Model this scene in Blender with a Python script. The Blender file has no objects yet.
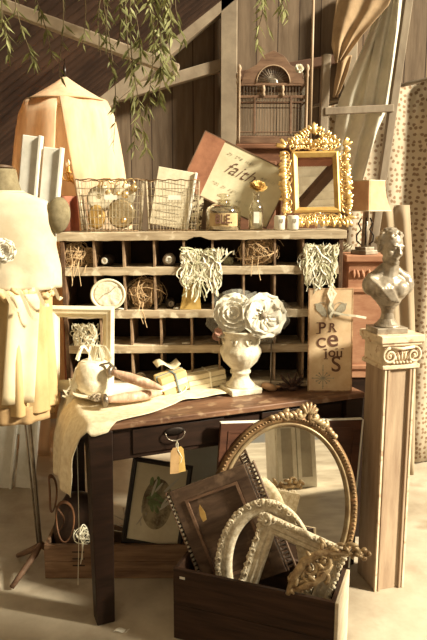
import bpy, bmesh, math, random
from math import sin, cos, pi, atan, sqrt, radians as R
from mathutils import Vector as V, Matrix, Euler, noise
random.seed(7)
rnd = random.random
def ru(a, b): return a + (b - a) * rnd()
C = bpy.context.scene.collection
# ---------------------------------------------------------------- camera numbers
F_PX, CAM_H, PITCH = 650.0, 1.51, atan(115 / 650)
def _ray(px, py):
    a = (px - 213.5) / F_PX; b = (320 - py) / F_PX
    return a, cos(PITCH) + b * sin(PITCH), -sin(PITCH) + b * cos(PITCH)
def at(px, py, Y):
    x, y, w = _ray(px, py); t = Y / y
    return V((t * x, Y, CAM_H + t * w))
def atz(px, py, z):
    x, y, w = _ray(px, py); t = (z - CAM_H) / w
    return V((t * x, t * y, z))
# ---------------------------------------------------------------- materials
MATS = {}
def nd(nt, t, **k):
    n = nt.nodes.new(t)
    for a, b in k.items(): setattr(n, a, b)
    return n
def mat(name, c1, c2=None, scale=6, stretch=(1, 1, 1), rough=.75, metal=0, bump=.15, detail=6, c3=None, spec=.3,
        trans=0, alpha=1, sss=0, lo=.35, hi=.65, emit=0):
    if name in MATS: return MATS[name]
    m = bpy.data.materials.new(name); m.use_nodes = True; nt = m.node_tree
    b = nt.nodes['Principled BSDF']; L = nt.links.new
    b.inputs['Roughness'].default_value = rough; b.inputs['Metallic'].default_value = metal
    b.inputs['Specular IOR Level'].default_value = spec
    b.inputs['Transmission Weight'].default_value = trans; b.inputs['Alpha'].default_value = alpha
    tc = nd(nt, 'ShaderNodeTexCoord'); mp = nd(nt, 'ShaderNodeMapping'); L(tc.outputs['Object'], mp.inputs['Vector'])
    mp.inputs['Scale'].default_value = [scale * s for s in stretch]
    nz = nd(nt, 'ShaderNodeTexNoise'); nz.inputs['Scale'].default_value = 1; nz.inputs['Detail'].default_value = detail
    nz.inputs['Roughness'].default_value = .65
    L(mp.outputs[0], nz.inputs['Vector'])
    cr = nd(nt, 'ShaderNodeValToRGB'); L(nz.outputs['Fac'], cr.inputs['Fac'])
    c2 = c2 or tuple(x * .75 for x in c1)
    cr.color_ramp.elements[0].position = lo; cr.color_ramp.elements[0].color = (*c2, 1)
    cr.color_ramp.elements[1].position = hi; cr.color_ramp.elements[1].color = (*c1, 1)
    out = cr.outputs[0]
    if c3:
        n2 = nd(nt, 'ShaderNodeTexNoise'); n2.inputs['Scale'].default_value = scale * 2.3; n2.inputs['Detail'].default_value = 8
        L(tc.outputs['Object'], n2.inputs['Vector'])
        r2 = nd(nt, 'ShaderNodeValToRGB'); r2.color_ramp.elements[0].position = .56; r2.color_ramp.elements[1].position = .64
        L(n2.outputs['Fac'], r2.inputs['Fac'])
        mx = nd(nt, 'ShaderNodeMix', data_type='RGBA'); L(r2.outputs[0], mx.inputs[0]); L(out, mx.inputs[6]); mx.inputs[7].default_value = (*c3, 1)
        out = mx.outputs[2]
    L(out, b.inputs['Base Color'])
    if bump:
        bp = nd(nt, 'ShaderNodeBump'); bp.inputs['Strength'].default_value = bump; bp.inputs['Distance'].default_value = .01
        L(nz.outputs['Fac'], bp.inputs['Height']); L(bp.outputs[0], b.inputs['Normal'])
    if sss:
        tr = nd(nt, 'ShaderNodeBsdfTranslucent'); L(out, tr.inputs['Color']); ms = nd(nt, 'ShaderNodeMixShader'); ms.inputs[0].default_value = sss
        L(b.outputs[0], ms.inputs[1]); L(tr.outputs[0], ms.inputs[2]); L(ms.outputs[0], nt.nodes['Material Output'].inputs[0])
    if emit:
        b.inputs['Emission Color'].default_value = (*c1, 1); b.inputs['Emission Strength'].default_value = emit
    MATS[name] = m; return m
def lace(name, c, c_spot, scale, thr, hole=True):
    m = mat(name, c, tuple(x * .82 for x in c), scale=12, rough=.9, bump=.1, sss=.35)
    nt = m.node_tree; L = nt.links.new; tc = [n for n in nt.nodes if n.type == 'TEX_COORD'][0]
    vo = nd(nt, 'ShaderNodeTexVoronoi', voronoi_dimensions='2D'); vo.inputs['Scale'].default_value = scale; vo.inputs['Randomness'].default_value = .6
    sx_ = nd(nt, 'ShaderNodeSeparateXYZ'); L(tc.outputs['Object'], sx_.inputs[0]); cb = nd(nt, 'ShaderNodeCombineXYZ'); L(sx_.outputs['X'], cb.inputs['X']); L(sx_.outputs['Z'], cb.inputs['Y']); L(cb.outputs[0], vo.inputs['Vector'])
    n2 = nd(nt, 'ShaderNodeTexNoise'); n2.inputs['Scale'].default_value = scale * 3; L(tc.outputs['Object'], n2.inputs['Vector'])
    ad = nd(nt, 'ShaderNodeMath', operation='MULTIPLY_ADD'); L(n2.outputs['Fac'], ad.inputs[0]); ad.inputs[1].default_value = .35; L(vo.outputs['Distance'], ad.inputs[2])
    r = nd(nt, 'ShaderNodeValToRGB'); r.color_ramp.elements[0].position = thr - .04; r.color_ramp.elements[1].position = thr + .04
    r.color_ramp.elements[0].color = (1, 1, 1, 1); r.color_ramp.elements[1].color = (0, 0, 0, 1)
    L(ad.outputs[0], r.inputs[0])
    src = nt.nodes['Material Output'].inputs[0].links[0].from_socket
    ms = nd(nt, 'ShaderNodeMixShader'); L(r.outputs[0], ms.inputs[0]); L(src, ms.inputs[1])
    if hole: t = nd(nt, 'ShaderNodeBsdfTransparent'); t.inputs[0].default_value = (1, 1, 1, 1)
    else: t = nd(nt, 'ShaderNodeBsdfDiffuse'); t.inputs[0].default_value = (*c_spot, 1)
    L(t.outputs[0], ms.inputs[2]); L(ms.outputs[0], nt.nodes['Material Output'].inputs[0])
    return m
def planks(name, c1, c2, gap, width, axis='X', rough=.85, sss=0):
    """boards along z (or any axis) with dark joints, per-board tone"""
    m = mat(name, c1, c2, scale=5, stretch=(3, 3, .35), rough=rough, bump=.3, sss=sss); nt = m.node_tree; L = nt.links.new
    tc = [n for n in nt.nodes if n.type == 'TEX_COORD'][0]; b = nt.nodes['Principled BSDF']
    src = b.inputs['Base Color'].links[0].from_socket
    sp = nd(nt, 'ShaderNodeSeparateXYZ'); L(tc.outputs['Object'], sp.inputs[0])
    dv = nd(nt, 'ShaderNodeMath', operation='DIVIDE'); L(sp.outputs[axis], dv.inputs[0]); dv.inputs[1].default_value = width
    fr = nd(nt, 'ShaderNodeMath', operation='FRACT'); L(dv.outputs[0], fr.inputs[0])
    gt = nd(nt, 'ShaderNodeMath', operation='LESS_THAN'); L(fr.outputs[0], gt.inputs[0]); gt.inputs[1].default_value = .05
    fl = nd(nt, 'ShaderNodeMath', operation='FLOOR'); L(dv.outputs[0], fl.inputs[0])
    wn = nd(nt, 'ShaderNodeTexWhiteNoise', noise_dimensions='1D'); L(fl.outputs[0], wn.inputs['W'])
    mr = nd(nt, 'ShaderNodeMapRange'); mr.inputs['To Min'].default_value = .7; mr.inputs['To Max'].default_value = 1.1; L(wn.outputs['Value'], mr.inputs[0])
    mm = nd(nt, 'ShaderNodeVectorMath', operation='SCALE'); L(src, mm.inputs[0]); L(mr.outputs[0], mm.inputs['Scale'])
    mx = nd(nt, 'ShaderNodeMix', data_type='RGBA'); L(gt.outputs[0], mx.inputs[0]); L(mm.outputs[0], mx.inputs[6]); mx.inputs[7].default_value = (*gap, 1)
    L(mx.outputs[2], b.inputs['Base Color']); return m

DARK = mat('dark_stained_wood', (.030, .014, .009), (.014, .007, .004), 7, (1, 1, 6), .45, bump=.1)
DARKX = mat('dark_stained_boards', (.06, .028, .015), (.022, .010, .005), 6, (.6, 4, 9), .6, bump=.35)
MAHO = mat('mahogany', (.10, .04, .022), (.045, .018, .011), 5, (1, 3, 7), .45)
DTOP = mat('worn_desk_top', (.22, .115, .065), (.09, .042, .024), 9, (.7, 3, 3), .45, c3=(.28, .18, .11))
GREYW = mat('weathered_grey_wood', (.56, .46, .32), (.25, .18, .11), 8, (.5, 2, 4), .85, c3=(.62, .54, .40))
CREAMW = mat('chipped_cream_paint', (.74, .68, .50), (.56, .48, .33), 14, (1, 1, 1), .6, c3=(.68, .60, .43))
INNER = mat('old_box_wood', (.17, .095, .05), (.06, .032, .018), 7, (2, 2, 3), .8)
DIVW = mat('divider_wood', (.34, .23, .14), (.16, .10, .06), 9, (2, 2, 3), .8)
BACKW = mat('dark_backing_board', (.05, .025, .014), (.02, .010, .006), 5, rough=.9)
TERRA = mat('terracotta_wood', (.44, .24, .14), (.28, .12, .065), 7, (1, 1, 3), .7)
REDW = mat('reddish_cabinet_wood', (.24, .11, .06), (.13, .055, .03), 6, (1, 1, 4), .6)
GOLD = mat('bright_gilt', (.98, .74, .36), (.62, .38, .12), 25, metal=.75, rough=.28, bump=.1)
GOLDF = mat('flat_gold_paint', (.58, .38, .13), (.45, .27, .08), 20, metal=.4, rough=.5)
OLDG = mat('antique_gilt', (.27, .17, .08), (.09, .05, .025), 22, metal=.4, rough=.42, c3=(.30, .16, .08))
BRONZE = mat('bronzed_scroll_gilt', (.62, .47, .27), (.20, .12, .06), 34, metal=.3, rough=.45)
WIRE = mat('old_wire', (.62, .54, .40), (.34, .26, .16), 30, metal=.8, rough=.4)
IRON = mat('black_iron', (.03, .02, .015), (.015, .01, .008), 20, metal=.6, rough=.5)
STEEL = mat('dull_steel', (.36, .31, .25), (.2, .16, .12), 20, metal=.85, rough=.35)
PAPER = mat('cream_paper', (.70, .62, .44), (.58, .49, .32), 9, rough=.9, bump=.05)
BOOKP = mat('old_book_cloth', (.74, .67, .50), (.58, .50, .35), 22, (1, 1, 1), .9)
WHITE = mat('white_paint', (.82, .80, .72), (.68, .64, .55), 12, rough=.55, bump=.08)
PLAST = mat('aged_white_plaster', (.80, .74, .60), (.55, .48, .34), 26, rough=.75, bump=.6)
BURL = mat('burlap', (.62, .50, .32), (.42, .31, .18), 90, rough=.95, bump=.5)
LINEN = mat('cream_linen', (.80, .71, .52), (.64, .53, .35), 40, rough=.95, bump=.3)
BROWNC = mat('brown_sacking', (.40, .28, .17), (.28, .19, .11), 14, rough=.95)
DRESSW = mat('ivory_dress_cotton', (.62, .54, .40), (.50, .42, .29), 8, rough=.9, sss=.15)
SKIRT = mat('tea_stained_skirt', (.60, .43, .22), (.42, .28, .12), 7, (1, 1, .5), .9, sss=.15)
SKIRT2 = mat('pale_skirt_panel', (.74, .64, .44), (.60, .47, .28), 7, (1, 1, .5), .9, sss=.1)
OLIVE = mat('olive_form_linen', (.22, .18, .105), (.14, .11, .06), 40, rough=.9)
CANOPY = mat('peach_net', (.90, .74, .54), (.76, .58, .39), 10, (2, 2, .3), .9, sss=.5)
PINKC = mat('pink_net_fold', (.58, .24, .15), (.42, .16, .1), 8, rough=.9, sss=.3)
TWINE = mat('jute_twine', (.64, .46, .27), (.42, .28, .15), 40, rough=.9)
RAFF = mat('white_raffia', (.88, .84, .70), (.72, .66, .48), 30, rough=.8)
RAFFG = mat('sage_raffia', (.52, .50, .34), (.36, .34, .20), 30, rough=.8)
PETAL = mat('ivory_petal', (.93, .90, .80), (.84, .78, .64), 20, rough=.8, sss=.3)
TULLE = mat('white_tulle', (.88, .84, .72), rough=.6, alpha=.2)
PINKF = mat('faded_pink_petal', (.58, .34, .26), (.40, .22, .16), 30, rough=.9)
SPOOL = mat('dark_thread', (.05, .035, .028), (.02, .014, .01), 60, rough=.6, bump=.5)
STONEG = mat('grey_stone', (.36, .30, .23), (.20, .16, .12), 30, rough=.7, bump=.4)
LEAFG = mat('willow_leaf', (.20, .20, .07), (.09, .09, .03), 20, rough=.6, sss=.35)
LEAFP = mat('pale_willow_leaf', (.36, .36, .16), (.22, .22, .09), 20, rough=.6, sss=.35)
STEMM = mat('willow_stem', (.10, .07, .03), rough=.8)
LEATH = mat('brown_leather', (.20, .09, .04), (.09, .04, .02), 20, rough=.5)
BLK = mat('black_lacquer', (.018, .010, .007), rough=.35, bump=0)
INK = mat('brown_ink', (.10, .045, .03), (.16, .08, .05), 60, rough=.9)
INKG = mat('grey_ink', (.26, .23, .17), (.40, .36, .27), 60, rough=.9)
SHADE = mat('tan_lampshade_cloth', (.66, .40, .24), (.55, .31, .18), 20, rough=.9, sss=.08)
SILV = mat('silvered_plaster', (.42, .36, .28), (.17, .13, .09), 16, metal=.30, rough=.34, bump=.1)
CAGEW = mat('brown_cage_wood', (.22, .13, .08), (.12, .065, .04), 9, (1, 1, 5), .55)
PINKW = mat('pink_bare_wood', (.62, .42, .30), (.42, .25, .16), 14, (5, 1, 1), .6, c3=(.74, .58, .44))
CAP = mat('cream_capital_paint', (.72, .60, .44), (.54, .42, .28), 16, rough=.7, c3=(.42, .28, .18))
PILW = mat('stripped_pilaster_wood', (.42, .31, .21), (.28, .19, .125), 7, (4, 4, .5), .7)
YELL = mat('ochre_card', (.56, .38, .12), (.44, .28, .08), 20, rough=.8)
TAGM = mat('kraft_tag', (.50, .32, .15), (.38, .23, .10), 18, rough=.85)
CONE = mat('dark_dried_pods', (.09, .05, .035), (.04, .02, .015), 30, rough=.6)
MIRR = mat('mirror_silver', (.86, .83, .76), (.86, .83, .76), metal=1, rough=.015, bump=0)
FADEM = mat('frayed_tray_wood', (.13, .08, .05), (.05, .028, .018), 6, (1, 1, 5), .55, c3=(.17, .11, .07))
GLOW = mat('lit_bulb', (1, .75, .40), rough=.5, bump=0, emit=25)
WAX = mat('ivory_wax', (.88, .83, .70), rough=.5, sss=.3)
def glassmat():
    m = bpy.data.materials.new('clear_glass'); m.use_nodes = True; nt = m.node_tree
    g = nd(nt, 'ShaderNodeBsdfGlossy'); g.inputs['Roughness'].default_value = .05; g.inputs[0].default_value = (1, .97, .9, 1)
    t = nd(nt, 'ShaderNodeBsdfTransparent'); t.inputs[0].default_value = (.93, .91, .84, 1)
    lw = nd(nt, 'ShaderNodeLayerWeight'); lw.inputs[0].default_value = .45
    r = nd(nt, 'ShaderNodeMapRange'); r.inputs['To Min'].default_value = .10; r.inputs['To Max'].default_value = .9; nt.links.new(lw.outputs['Facing'], r.inputs[0])
    ms = nd(nt, 'ShaderNodeMixShader'); nt.links.new(r.outputs[0], ms.inputs[0]); nt.links.new(t.outputs[0], ms.inputs[1]); nt.links.new(g.outputs[0], ms.inputs[2])
    nt.links.new(ms.outputs[0], nt.nodes['Material Output'].inputs[0]); return m
GLASS = glassmat()
# ---------------------------------------------------------------- mesh builder
class MB:
    def __init__(s): s.v = []; s.f = []; s.m = []; s.k = 0
    def add(s, vs, fs):
        n = len(s.v); s.v += [tuple(p) for p in vs]; s.f += [[i + n for i in f] for f in fs]; s.m += [s.k] * len(fs); return s
    def box(s, c, d, rot=None):
        h = [x / 2 for x in d]; M = rot.to_matrix() if isinstance(rot, Euler) else rot
        vs = [V((x * h[0], y * h[1], z * h[2])) for x in (-1, 1) for y in (-1, 1) for z in (-1, 1)]
        vs = [(M @ p if M else p) + V(c) for p in vs]
        return s.add(vs, [(0, 1, 3, 2), (4, 6, 7, 5), (0, 4, 5, 1), (2, 3, 7, 6), (0, 2, 6, 4), (1, 5, 7, 3)])
    def box2(s, a, b):  # min / max corners
        return s.box([(p + q) / 2 for p, q in zip(a, b)], [abs(q - p) for p, q in zip(a, b)])
    def bar(s, a, b, w, d):  # a rectangular bar from a to b
        a, b = V(a), V(b); t = (b - a).normalized(); up = V((0, 1, 0)) if abs(t.y) < .9 else V((1, 0, 0))
        x = t.cross(up).normalized(); y = x.cross(t).normalized(); vs = []
        for p in (a, b):
            for i, j in ((-1, -1), (1, -1), (1, 1), (-1, 1)): vs.append(p + x * w / 2 * i + y * d / 2 * j)
        return s.add(vs, [(3, 2, 1, 0), (4, 5, 6, 7), (0, 1, 5, 4), (1, 2, 6, 5), (2, 3, 7, 6), (3, 0, 4, 7)])
    def tube(s, pts, r, n=6, closed=False, flat=1.0):
        pts = [V(p) for p in pts]; N = len(pts); rr = r if isinstance(r, (list, tuple)) else [r] * N
        vs = []; x = None
        for i, p in enumerate(pts):
            a = pts[(i - 1) % N] if closed or i else pts[0]; b = pts[(i + 1) % N] if closed or i < N - 1 else pts[-1]
            t = (b - a); t = t.normalized() if t.length > 1e-9 else V((0, 0, 1))
            if x is None:
                x = t.cross(V((0, 0, 1)) if abs(t.z) < .9 else V((1, 0, 0))).normalized()
            else:
                x = (x - t * x.dot(t)); x = x.normalized() if x.length > 1e-6 else t.orthogonal().normalized()
            y = t.cross(x)
            for k in range(n):
                a_ = 2 * pi * k / n; vs.append(p + (x * cos(a_) + y * sin(a_) * flat) * rr[i])
        fs = []
        for i in range(N if closed else N - 1):
            for k in range(n):
                j = (i + 1) % N; fs.append((i * n + k, i * n + (k + 1) % n, j * n + (k + 1) % n, j * n + k))
        if not closed: fs += [list(range(n))[::-1], [(N - 1) * n + k for k in range(n)]]
        return s.add(vs, fs)
    def lathe(s, prof, n=24, c=(0, 0, 0), M=None, sq=0, fn=None):
        vs = []; c = V(c)
        for i, (r, z) in enumerate(prof):
            for k in range(n):
                a = 2 * pi * k / n; q = r * (fn(a, z, i) if fn else 1); p = V((q * cos(a), q * sin(a), z)); vs.append((M @ p if M else p) + c)
        N = len(prof); fs = [(i * n + k, i * n + (k + 1) % n, (i + 1) * n + (k + 1) % n, (i + 1) * n + k) for i in range(N - 1) for k in range(n)]
        if prof[0][0] > 1e-6: fs.append(list(range(n))[::-1])
        if prof[-1][0] > 1e-6: fs.append([(N - 1) * n + k for k in range(n)])
        return s.add(vs, fs)
    def ell(s, c, r, M=None, n=10, m=6):
        r = (r, r, r) if not hasattr(r, '__len__') else r; vs = []; c = V(c)
        for i in range(m + 1):
            th = pi * i / m
            for k in range(n):
                a = 2 * pi * k / n; p = V((r[0] * sin(th) * cos(a), r[1] * sin(th) * sin(a), r[2] * cos(th))); vs.append((M @ p if M else p) + c)
        return s.add(vs, [(i * n + k, (i + 1) * n + k, (i + 1) * n + (k + 1) % n, i * n + (k + 1) % n) for i in range(m) for k in range(n)])
    def grid(s, fn, nu, nv, cu=False):
        vs = [fn(i / (nu if cu else nu - 1), j / (nv - 1)) for j in range(nv) for i in range(nu)]
        fs = [(j * nu + i, j * nu + (i + 1) % nu, (j + 1) * nu + (i + 1) % nu, (j + 1) * nu + i) for j in range(nv - 1) for i in range(nu if cu else nu - 1)]
        return s.add(vs, fs)
    def prism(s, poly, y0, y1, M=None):
        n = len(poly); vs = [V((x, y0, z)) for x, z in poly] + [V((x, y1, z)) for x, z in poly]
        if M: vs = [M @ v for v in vs]
        return s.add(vs, [list(range(n)), list(range(n, 2 * n))[::-1]] + [(i, i + n, (i + 1) % n + n, (i + 1) % n) for i in range(n)])
    def ribbon(s, pts, w, nrm=None):
        pts = [V(p) for p in pts]; vs = []
        nrm = V(nrm) if nrm else V((ru(-1, 1), ru(-1, 1), ru(-.4, .4))).normalized()
        for i, p in enumerate(pts):
            t = pts[min(i + 1, len(pts) - 1)] - pts[max(i - 1, 0)]; x = t.cross(nrm)
            x = x.normalized() * w / 2 if x.length > 1e-7 else V((w / 2, 0, 0)); vs += [p - x, p + x]
        return s.add(vs, [(2 * i, 2 * i + 1, 2 * i + 3, 2 * i + 2) for i in range(len(pts) - 1)])
    def loop(s, outline, prof):
        """closed frame: outline(o) -> list of (x,z) at inset o; prof = list of (inset, y)"""
        rings = [[(x, y, z) for x, z in outline(o)] for o, y in prof]; n = len(rings[0]); N = len(rings)
        vs = [p for r in rings for p in r]
        return s.add(vs, [(i * n + k, i * n + (k + 1) % n, ((i + 1) % N) * n + (k + 1) % n, ((i + 1) % N) * n + k) for i in range(N) for k in range(n)])
    def build(s, name, m, parent=None, smooth=False, bevel=0, solid=0, sub=0, remesh=0, seg=2):
        me = bpy.data.meshes.new(name); me.from_pydata(s.v, [], s.f)
        for x in (m if isinstance(m, (list, tuple)) else [m]): me.materials.append(x)
        for p, k in zip(me.polygons, s.m): p.material_index = k; p.use_smooth = smooth
        b = bmesh.new(); b.from_mesh(me)
        if remesh or smooth: bmesh.ops.remove_doubles(b, verts=b.verts, dist=1e-5)
        bmesh.ops.recalc_face_normals(b, faces=b.faces); b.to_mesh(me); b.free()
        o = bpy.data.objects.new(name, me); C.objects.link(o); o.parent = parent
        if remesh:
            q = o.modifiers.new('r', 'REMESH'); q.mode = 'VOXEL'; q.voxel_size = remesh; q.use_smooth_shade = True
            q = o.modifiers.new('s', 'SMOOTH'); q.iterations = 3; q.factor = .5
        if solid: q = o.modifiers.new('s', 'SOLIDIFY'); q.thickness = solid; q.offset = 0
        if bevel: q = o.modifiers.new('b', 'BEVEL'); q.width = bevel; q.segments = seg; q.limit_method = 'ANGLE'
        if sub: q = o.modifiers.new('u', 'SUBSURF'); q.levels = sub; q.render_levels = sub
        return o
def tag(o, label, cat=None, group=None):
    o['label'] = label
    if cat: o['category'] = cat
    if group: o['group'] = group
    return o
def thing(name, label, cat, loc=(0, 0, 0), rz=0, group=None):
    o = bpy.data.objects.new(name, None); o.empty_display_size = .05; C.objects.link(o); o.location = loc; o.rotation_euler = (0, 0, rz)
    return tag(o, label, cat, group)
def lean(o, loc, roll=0, back=0, yaw=0):
    """roll = anticlockwise as seen from the front, back = leaning away at the top (degrees)"""
    o.matrix_world = Matrix.Translation(V(loc)) @ Matrix.Rotation(R(yaw), 4, 'Z') @ Matrix.Rotation(-R(back), 4, 'X') @ Matrix.Rotation(-R(roll), 4, 'Y'); return o
def struct(o): o['kind'] = 'structure'; return o
def copy_tree(o, parent=None):
    c = o.copy(); C.objects.link(c); c.parent = parent
    for ch in list(o.children): copy_tree(ch, c)
    return c
def text(name, s, size, m, parent, x, y, z, shear=0, ext=.0006, rot=0, align='CENTER', xs=1, off=0):
    cu = bpy.data.curves.new('tmp', 'FONT'); cu.body = s; cu.size = size; cu.shear = shear; cu.extrude = ext; cu.align_x = align; cu.align_y = 'CENTER'; cu.offset = off
    t = bpy.data.objects.new('tmp', cu); C.objects.link(t); bpy.context.view_layer.update()
    me = bpy.data.meshes.new_from_object(t.evaluated_get(bpy.context.evaluated_depsgraph_get())); bpy.data.objects.remove(t)
    me.materials.clear(); me.materials.append(m); me.name = name
    me.transform(Matrix.Translation((x, y, z)) @ Matrix.Rotation(-R(rot), 4, 'Y') @ Matrix.Rotation(pi / 2, 4, 'X') @ Matrix.Diagonal((xs, 1, 1, 1)))
    o = bpy.data.objects.new(name, me); C.objects.link(o); o.parent = parent; return o
def rect(w, h): return lambda o: [(-w / 2 + o, -h / 2 + o), (w / 2 - o, -h / 2 + o), (w / 2 - o, h / 2 - o), (-w / 2 + o, h / 2 - o)]
def oval(a, b, n=64): return lambda o: [((a - o) * cos(2 * pi * k / n), (b - o) * sin(2 * pi * k / n)) for k in range(n)]
def spiral(c, r0, r1, a0, turns, n=18, y=0):
    return [(c[0] + (r0 + (r1 - r0) * i / n) * cos(a0 + turns * 2 * pi * i / n), y, c[1] + (r0 + (r1 - r0) * i / n) * sin(a0 + turns * 2 * pi * i / n)) for i in range(n + 1)]
def scroll(mb, c, r, a0, turns, th, y=0):
    mb.tube(spiral(c, r, r * .22, a0, turns, 16, y), [th * (1 - .5 * i / 16) for i in range(17)], 6)
    mb.ell((c[0], y, c[1]), th * 1.3, n=6, m=4)
def leafblob(mb, c, ang, ln, w, t, y=0):
    M = Matrix.Rotation(-ang, 3, 'Y'); mb.ell(V((c[0] + cos(ang) * ln / 2, y, c[1] + sin(ang) * ln / 2)), (ln / 2, t, w / 2), M, 8, 5)

# ================================================================ SETTING
FLOOR = mat('concrete_floor', (.66, .58, .45), (.27, .21, .145), 1.6, rough=.42, bump=.05, c3=(.36, .29, .21), detail=9, lo=.3, hi=.7)
WALLM = planks('barn_boards', (.25, .18, .12), (.14, .095, .06), (.05, .03, .02), .17)
BEAMM = mat('pale_beam_wood', (.40, .32, .23), (.26, .20, .14), 5, (1, 1, 1), .85)
ROOFM = mat('brown_roof_iron', (.075, .04, .026), (.035, .018, .012), 4, rough=.9)
m = MB(); m.box2((-3.6, -6.5, -.1), (6.5, 5.8, 0)); struct(m.build('floor', FLOOR))
m = MB(); m.box2((-3.6, 5.5, 0), (1.75, 5.62, 5.2)); struct(m.build('wall_back', WALLM))
m = MB(); m.box2((-3.6, -3, 0), (-3.48, 5.5, 3.0)); wl = struct(m.build('wall_left', planks('side_boards', (.24, .17, .11), (.14, .10, .07), (.04, .02, .01), .17, 'Y')))
# roof: eave at left rises to the right; its gable line shows on the back wall
ga, gb = at(104, 97, 5.48), at(226, 0, 5.48); sl = (gb.z - ga.z) / (gb.x - ga.x)
zl = lambda x: ga.z + sl * (x - ga.x)
m = MB(); xa, xb = -3.7, 1.1
def ribroof(m, xa, xb, za, zb, y0, y1, n, amp=.012):
    # corrugated sheet running up the slope, ribs along the slope
    def fn(u, v):
        y = y0 + (y1 - y0) * u; x = xa + (xb - xa) * v
        return (x, y, za + (zb - za) * v + amp * sin(u * n * 2 * pi))
    m.grid(fn, n * 6, 6)
ribroof(m, xa, xb, zl(xa), zl(xb), 2.85, 5.5, 22); struct(m.build('ceiling', ROOFM, solid=.01))
m = MB(); ribroof(m, -3.7, 1.4, 3.55, 3.9, -1.5, 2.85, 32, .03); struct(m.build('ceiling_front', planks('white_roof_iron', (.88, .83, .74), (.76, .70, .60), (.22, .16, .11), .12, 'Y', .6, .5), solid=.01))
def beam(name, a, b, w, d, mm=BEAMM): mb = MB(); mb.bar(a, b, w, d); return struct(mb.build(name, mm, bevel=.006))
beam('trim_1', at(98, 106, 5.4), at(230, -6, 5.4), .15, .12)
beam('trim_2', at(-60, -18, 2.9), at(178, 71, 2.9), .052, .05)
beam('trim_3', V((at(229, 0, 5.4).x, 5.4, 0)), at(229, -30, 5.4), .13, .12, mat('grey_post_wood', (.34, .27, .19), (.22, .17, .12), 5, (1, 1, 1), .85))
beam('trim_4', at(118, 96, 5.42), at(229, 63, 5.42), .09, .08)
beam('trim_5', at(236, 77, 5.42), at(345, 58, 5.42), .07, .08, mat('brown_rail_wood', (.12, .06, .035), rough=.8))
beam('trim_6', at(-15, 102, 5.42), at(118, 96, 5.42), .05, .08, ROOFM)
beam('trim_7', at(352, -10, 5.42), V((at(352, 0, 5.42).x, 5.42, 0)), .1, .1, BEAMM)
# beams over the front of the barn (seen only in the little gilt mirror)
beam('trim_8', (.45, -1.5, 3.62), (1.45, .9, 3.70), .07, .10, mat('dark_brown_beam', (.13, .07, .045), rough=.8))  # the beam's own dark brown wood
beam('trim_9', (-3, .25, 3.52), (1.4, .10, 3.72), .07, .1, mat('red_brown_purlin', (.42, .18, .12), rough=.8))
m = MB(); m.box2((-3.6, -6.4, 0), (-1.2, -6.28, 3.0)); struct(m.build('wall_front', mat('limewashed_wall', (.80, .76, .66), (.7, .65, .54), 2, rough=.9)))

m = MB(); m.box2((2.5, -.9, 0), (2.6, 1.20, 2.75)); struct(m.build('wall_sun_block', planks('sun_block_boards', (.34, .26, .18), (.22, .16, .11), (.05, .03, .02), .17, 'Y')))  # unseen wall added to keep the sun off the left front floor
# ================================================================ DESK
FL = V((-.42, 2.142, 0)); AZ = math.atan2(.414, 1.025); DL, DD, DH = 1.115, .60, .76
desk = thing('writing_desk', 'dark stained wooden desk with worn brown top, holding the pigeonhole shelf', 'desk', FL, AZ)
def D(a, b, z=DH): return V((FL.x + a * cos(AZ) - b * sin(AZ), FL.y + a * sin(AZ) + b * cos(AZ), z))
m = MB(); m.box2((-.012, -.012, DH - .022), (DL, DD, DH)); m.build('desk_top', DTOP, desk, bevel=.004)
m = MB()
m.box2((.02, .014, .615), (DL - .03, .032, DH - .022)); m.box2((.02, DD - .03, .615), (DL - .03, DD - .012, DH - .022))
m.box2((.014, .03, .615), (.03, DD - .03, DH - .022)); m.box2((DL - .045, .03, .615), (DL - .03, DD - .03, DH - .022)); m.build('apron', DARK, desk, bevel=.003)
for a, b in ((.028, .028), (DL - .05, .028), (.028, DD - .04), (DL - .05, DD - .04)):
    m = MB(); t, q = .042, .033; vs = [V((a + i * q, b + j * q, 0)) for i, j in ((-1, -1), (1, -1), (1, 1), (-1, 1))] + [V((a + i * t, b + j * t, DH - .022)) for i, j in ((-1, -1), (1, -1), (1, 1), (-1, 1))]
    m.add(vs, [(3, 2, 1, 0), (4, 5, 6, 7), (0, 1, 5, 4), (1, 2, 6, 5), (2, 3, 7, 6), (3, 0, 4, 7)]); m.build('leg', DARK, desk, bevel=.004)
dr = MB(); dr.box2((.145, .006, .632), (.50, .016, DH - .034)); drw = dr.build('drawer', DARK, desk, bevel=.003)
hb = MB(); hc = V((.300, .004, .700))
hb.grid(lambda u, v: (hc.x + .040 * cos(2 * pi * u) * v, hc.y - .004 * (1 - v * v), hc.z + .016 * sin(2 * pi * u) * v), 20, 4, True)
hb.build('handle_plate', IRON, drw, smooth=True, solid=.002)
hb = MB(); hb.tube([(hc.x + .036 * cos(a), hc.y - .014 - .004 * sin(a) * -1, hc.z - .004 + .026 * sin(a)) for a in [pi * (1 + k / 12) for k in range(13)]], .0022, 6)
for sx in (-1, 1): hb.tube([(hc.x + sx * .036, hc.y - .016, hc.z - .004), (hc.x + sx * .036, hc.y, hc.z)], .003, 6)
hb.build('drawer_handle', STEEL, drw, smooth=True)
m = MB(); m.box2((DL - .46, .006, .632), (DL - .10, .016, DH - .034)); d2 = m.build('drawer', DARK, desk, bevel=.003)
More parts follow.
